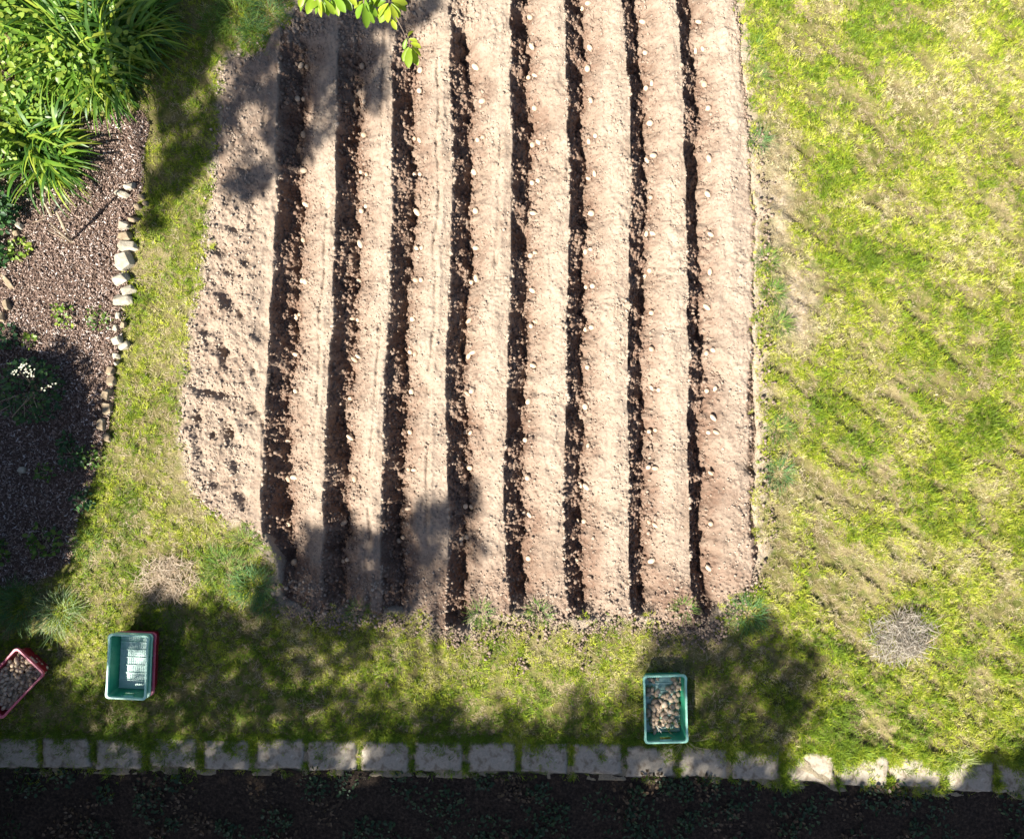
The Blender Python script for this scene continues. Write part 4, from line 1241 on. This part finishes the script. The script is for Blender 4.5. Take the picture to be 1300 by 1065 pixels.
tree('broadleaf_tree', (420, 1700), 3.0,
     [(660, 960, 4.2, 50, 1500), (720, 960, 4.2, 50, 1500), (780, 960, 4.2, 52, 1500), (600, 965, 4.2, 46, 1200), (530, 965, 4.2, 46, 1200), (690, 1015, 4.1, 70, 1300), (790, 1020, 4.1, 70, 1300), (640, 915, 4.3, 30, 200), (740, 905, 4.3, 34, 260),
      (815, 895, 4.3, 40, 460), (850, 835, 4.5, 44, 640), (900, 815, 4.5, 42, 620), (960, 815, 4.5, 40, 600), (1000, 845, 4.4, 42, 700), (910, 880, 4.4, 52, 800), (970, 905, 4.3, 52, 850), (1010, 890, 4.3, 38, 520), (880, 945, 4.2, 56, 850), (955, 965, 4.2, 52, 850), (890, 1020, 4.1, 70, 1300), (980, 1030, 4.1, 60, 1100)],
     'broadleaf tree beyond the bottom edge whose shade falls round the green crate of potatoes', dn=.29)
tree('evergreen_bush', (900, 1420), 1.6,
     [(1262, 985, 3.0, 34, 900), (1300, 985, 3.0, 42, 1100), (1250, 1030, 2.9, 50, 1300), (1160, 1035, 2.9, 46, 1200), (1070, 1035, 2.9, 46, 1200), (1330, 1040, 2.9, 60, 1500), (1205, 1050, 2.9, 46, 1200), (1115, 1045, 2.9, 46, 1200), (1020, 1045, 2.9, 50, 1200)] + [(u_, 1050, 2.9, 50, 1500) for u_ in range(-20, 1000, 62)],  # last row of leaf masses added to shade the whole bottom strip
     'dense bush beyond the lower right corner whose shadow crosses the last paving slabs', .09, DG, 'bush', .08, 1.0)
tree('broadleaf_tree', (-420, 260), 3.2,
     [(425, 60, 4.2, 34, 420), (455, 85, 4.2, 34, 400), (400, 100, 4.1, 34, 380), (380, 50, 4.1, 30, 320), (440, 25, 4.2, 36, 420), (470, 120, 4.2, 22, 160), (362, 120, 4.0, 24, 210), (415, 150, 4.1, 22, 130), (372, 190, 4.0, 26, 200), (345, 170, 3.9, 16, 100),
      (318, 110, 3.9, 18, 130), (335, 75, 4.0, 20, 160), (312, 232, 3.8, 22, 170), (335, 222, 3.8, 16, 110), (258, 178, 3.7, 26, 330), (235, 205, 3.7, 26, 330), (215, 232, 3.6, 24, 260), (280, 150, 3.8, 22, 220), (222, 150, 3.6, 20, 170), (195, 280, 3.5, 14, 80),
      (232, 60, 3.6, 32, 2600), (245, 20, 3.7, 34, 2600), (224, 100, 3.6, 24, 1400), (210, 35, 3.6, 30, 2000), (530, 18, 4.4, 12, 60), (548, 6, 4.4, 12, 60), (510, 34, 4.4, 12, 50), (480, 10, 4.3, 24, 220)],
     'broadleaf tree beyond the left edge whose shade falls on the top of the grass strip', dn=.5)

# clipped evergreen hedge left of the bed
HH = 1.9
off = SHX * HH * S
poly = [(0 - off, 410 + off), (55 - off, 428 + off), (100 - off, 442 + off), (128 - off, 480 + off), (136 - off, 530 + off), (122 - off, 600 + off), (98 - off, 690 + off), (78 - off, 745 + off), (40 - off, 790 + off), (30 - off, 1100 + off), (-120 - off, 1100 + off), (-110 - off, 420 + off)]
pw = [((a - CU) / S, (CV - b_) / S) for a, b_ in poly]
hx, hy = pw[4]; hedge = empty('evergreen_hedge', (hx, hy, 0))
loc = [(a - hx, b_ - hy) for a, b_ in pw]
mb = MB(); n = len(loc); cxm = sum(p[0] for p in loc) / n; cym = sum(p[1] for p in loc) / n
ins = [(p[0] + .05 * (cxm - p[0]) / .8, p[1] + .03 * (cym - p[1])) for p in loc]
mb.add([(a, b_, 0) for a, b_ in ins] + [(a, b_, HH - .06) for a, b_ in ins], [tuple(range(n))[::-1] if False else tuple(range(n - 1, -1, -1)), tuple(range(n, 2 * n))] + [(k, (k + 1) % n, n + (k + 1) % n, n + k) for k in range(n)])
mb.build('inner_branches', simple_mat('hedge_twigs', [(0.3, (0.02, 0.03, 0.012)), (0.7, (0.05, 0.06, 0.025))], 30, .9), hedge)
bl = []
for k in range(n):
    a, b_ = np.array(loc[k]), np.array(loc[(k + 1) % n]); ln = np.linalg.norm(b_ - a)
    for q in range(int(ln / .16) + 1):
        p = a + (b_ - a) * random.random()
        for zz in (.25, .6, .95, 1.3, 1.6, 1.84): bl.append((p[0] + random.gauss(0, .02), p[1] + random.gauss(0, .02), zz, .13, 42))
px_ = sdf([(a * 100, b_ * 100) for a, b_ in loc], *(np.array([[random.uniform(-2, 1) * 100 for _ in range(900)], [random.uniform(-6, 4) * 100 for _ in range(900)]])))
V, Fc, C = crown_leaves(bl, DG, .06)
np_mesh('foliage', V, [Fc], M['crown'], hedge, C)
props(hedge, 'clipped dark hedge beyond the left edge whose shadow covers the lower mulch bed', 'hedge')

# chestnut: its branch tips hang into the top of the picture
ct_base = ((430 - CU) / S, (CV + 560) / S)
ct = empty('chestnut_tree', (ct_base[0], ct_base[1], 0))
cz = 2.5
def cl(u, v, z=cz):
    x, y = W(u, v, z); return np.array([x - ct_base[0], y - ct_base[1], z])
mb = MB()
mb.tube([(0, 0, -.1), (.05, .1, 1.2), (.0, .0, 2.2), (.1, -.1, 3.6)], [.2, .16, .14, .08], 10)
tip0 = cl(470, -40); st_ = np.array([0, 0, 2.1])
mb.tube([st_, st_ * .4 + tip0 * .6 + np.array([0, 0, .15]), tip0, cl(462, 2), cl(462, 6)], [.06, .03, .012, .006, .003], 7)
mb.tube([tip0, cl(410, -20), cl(405, -3)], [.012, .006, .003], 6)
mb.tube([tip0, cl(495, -10), cl(494, 5), cl(512, 40), cl(517, 52)], [.012, .007, .005, .003, .002], 6)
mb.tube([st_, np.array([-1, -.3, 3.0]), np.array([-1.8, .1, 3.6])], [.06, .04, .015], 7)
mb.tube([st_, np.array([.9, .5, 3.1]), np.array([1.6, .4, 3.8])], [.06, .04, .015], 7)
mb.build('trunk', M['bark'], ct, True)
LF = [((390, -4), (380, 13)), ((398, -5), (388, 16)), ((402, -4), (412, 15)), ((432, -8), (446, 12)), ((440, -8), (452, 6)), ((470, -8), (458, 8)), ((476, -6), (468, 14)), ((418, -6), (411, 14)),
      ((408, 1), (392, 10)), ((408, 1), (400, 17)), ((408, 1), (407, 21)), ((410, 0), (416, 19)), ((412, 0), (424, 17)), ((424, -3), (420, 12)), ((424, -3), (429, 19)), ((426, -3), (438, 14)), ((428, -6), (441, 6)), ((395, -6), (383, 6)), ((386, -10), (379, 8)),
      ((461, 5), (452, 22)), ((462, 6), (464, 34)), ((464, 5), (474, 28)), ((466, 4), (477, 20)), ((460, 2), (449, 10)), ((463, 0), (468, 14)),
      ((493, 5), (478, 21)), ((494, 6), (481, 27)), ((494, 6), (492, 27)), ((496, 6), (503, 27)), ((497, 5), (508, 21)), ((498, 4), (516, 12)), ((497, 2), (517, 3)), ((496, 24), (503, 37)), ((490, 2), (474, 6)), ((492, -2), (480, -8)), ((482, -6), (470, 8)), ((505, -6), (514, -1)),
      ((519, 60), (511, 77)), ((520, 61), (518, 85)), ((521, 62), (530, 82)), ((522, 60), (534, 70)), ((521, 55), (534, 60)), ((519, 50), (530, 52)), ((518, 47), (525, 38)), ((517, 49), (512, 62))]
Vs, Fs, Cs = [], [], []; b0 = 0
prof = [(0, .02), (.25, .14), (.55, .22), (.78, .20), (.93, .09), (1, .0)]
def leaflet(a, b_, wd=1.0):
    global b0
    d = b_ - a; ln = np.linalg.norm(d); d = d / ln
    s = np.cross(d, np.array([0, 0, 1.0])); s /= np.linalg.norm(s) + 1e-9
    roll = random.gauss(0, .35); up0 = np.cross(s, d); s = s * math.cos(roll) + up0 * math.sin(roll); up = np.cross(s, d)
    vs = []
    for t, w in prof:
        c = a + d * ln * t - np.array([0, 0, 1.0]) * ln * .22 * t * t
        vs += [c - s * w * ln * wd + up * w * ln * .4, c, c + s * w * ln * wd + up * w * ln * .4]
    k = len(prof)
    fs = [(3 * i + j, 3 * i + j + 1, 3 * i + j + 4, 3 * i + j + 3) for i in range(k - 1) for j in (0, 1)]
    Vs.append(np.array(vs)); Fs.append(np.array(fs) + b0); b0 += len(vs)
    c = np.array(random.choice([(.30, .36, .03), (.22, .32, .025), (.15, .26, .02)])) * random.uniform(.85, 1.15)
    Cs.append(np.repeat(c[None], len(vs), 0))
for (a, b_) in LF:
    leaflet(cl(*a, cz + random.uniform(-.03, .03)), cl(*b_, cz + random.uniform(-.06, .02)))
for i in range(150):                              # the rest of the crown, above the edge
    t = random.uniform(0, 1); c = np.array([random.gauss(0, 1.2), random.gauss(.3, .9), random.uniform(2.3, 4.2)])
    if c[1] + ct_base[1] < (4.6 if c[2] < 3.4 else 5): c[1] = 5.2 - ct_base[1] + random.random()
    for q in range(6):
        an = q * 1.05 + random.random() * .4
        leaflet(c, c + np.array([math.cos(an), math.sin(an), -.3]) * .13)
np_mesh('leaves', np.concatenate(Vs), [np.concatenate(Fs)], M['leaf'], ct, np.concatenate(Cs), True)
props(ct, 'bright green chestnut whose leafy branch tips hang in at the top', 'tree')

# ---------------------------------------------------------------- light, sky, camera
w = bpy.data.worlds.new('World'); SC.world = w; w.use_nodes = True
nt = w.node_tree; bg = nt.nodes['Background']; sky = nt.nodes.new('ShaderNodeTexSky')
sky.sky_type = 'NISHITA'; sky.sun_disc = False
sky.air_density = 0.55; sky.dust_density = 0.8; sky.ozone_density = 0.4
sky.sun_elevation = math.radians(SUN_EL); sky.sun_rotation = math.radians(225)
nt.links.new(sky.outputs[0], bg.inputs['Color']); bg.inputs['Strength'].default_value = 0.06
sd = bpy.data.lights.new('sun', 'SUN'); sd.energy = 5.0; sd.angle = math.radians(0.6); sd.color = (1.0, 0.955, 0.88)
so = bpy.data.objects.new('sun', sd); COL.objects.link(so)
so.rotation_euler = (math.radians(90 - SUN_EL), 0, math.radians(-45))
so.location = (-10, -10, 14)
cd = bpy.data.cameras.new('camera'); co = bpy.data.objects.new('camera', cd); COL.objects.link(co)
co.location = (0, 0, H); co.rotation_euler = (0, 0, 0)
cd.sensor_fit = 'HORIZONTAL'; cd.sensor_width = 36.0; cd.lens = 36.0 * F / 1300.0
cd.shift_y = -45.0 / 1300.0
cd.clip_start = 0.05; cd.clip_end = 1000
SC.camera = co
vs_ = SC.view_settings
vs_.view_transform = 'Standard'; vs_.look = 'None'; vs_.gamma = 1.0; vs_.exposure = 1.75
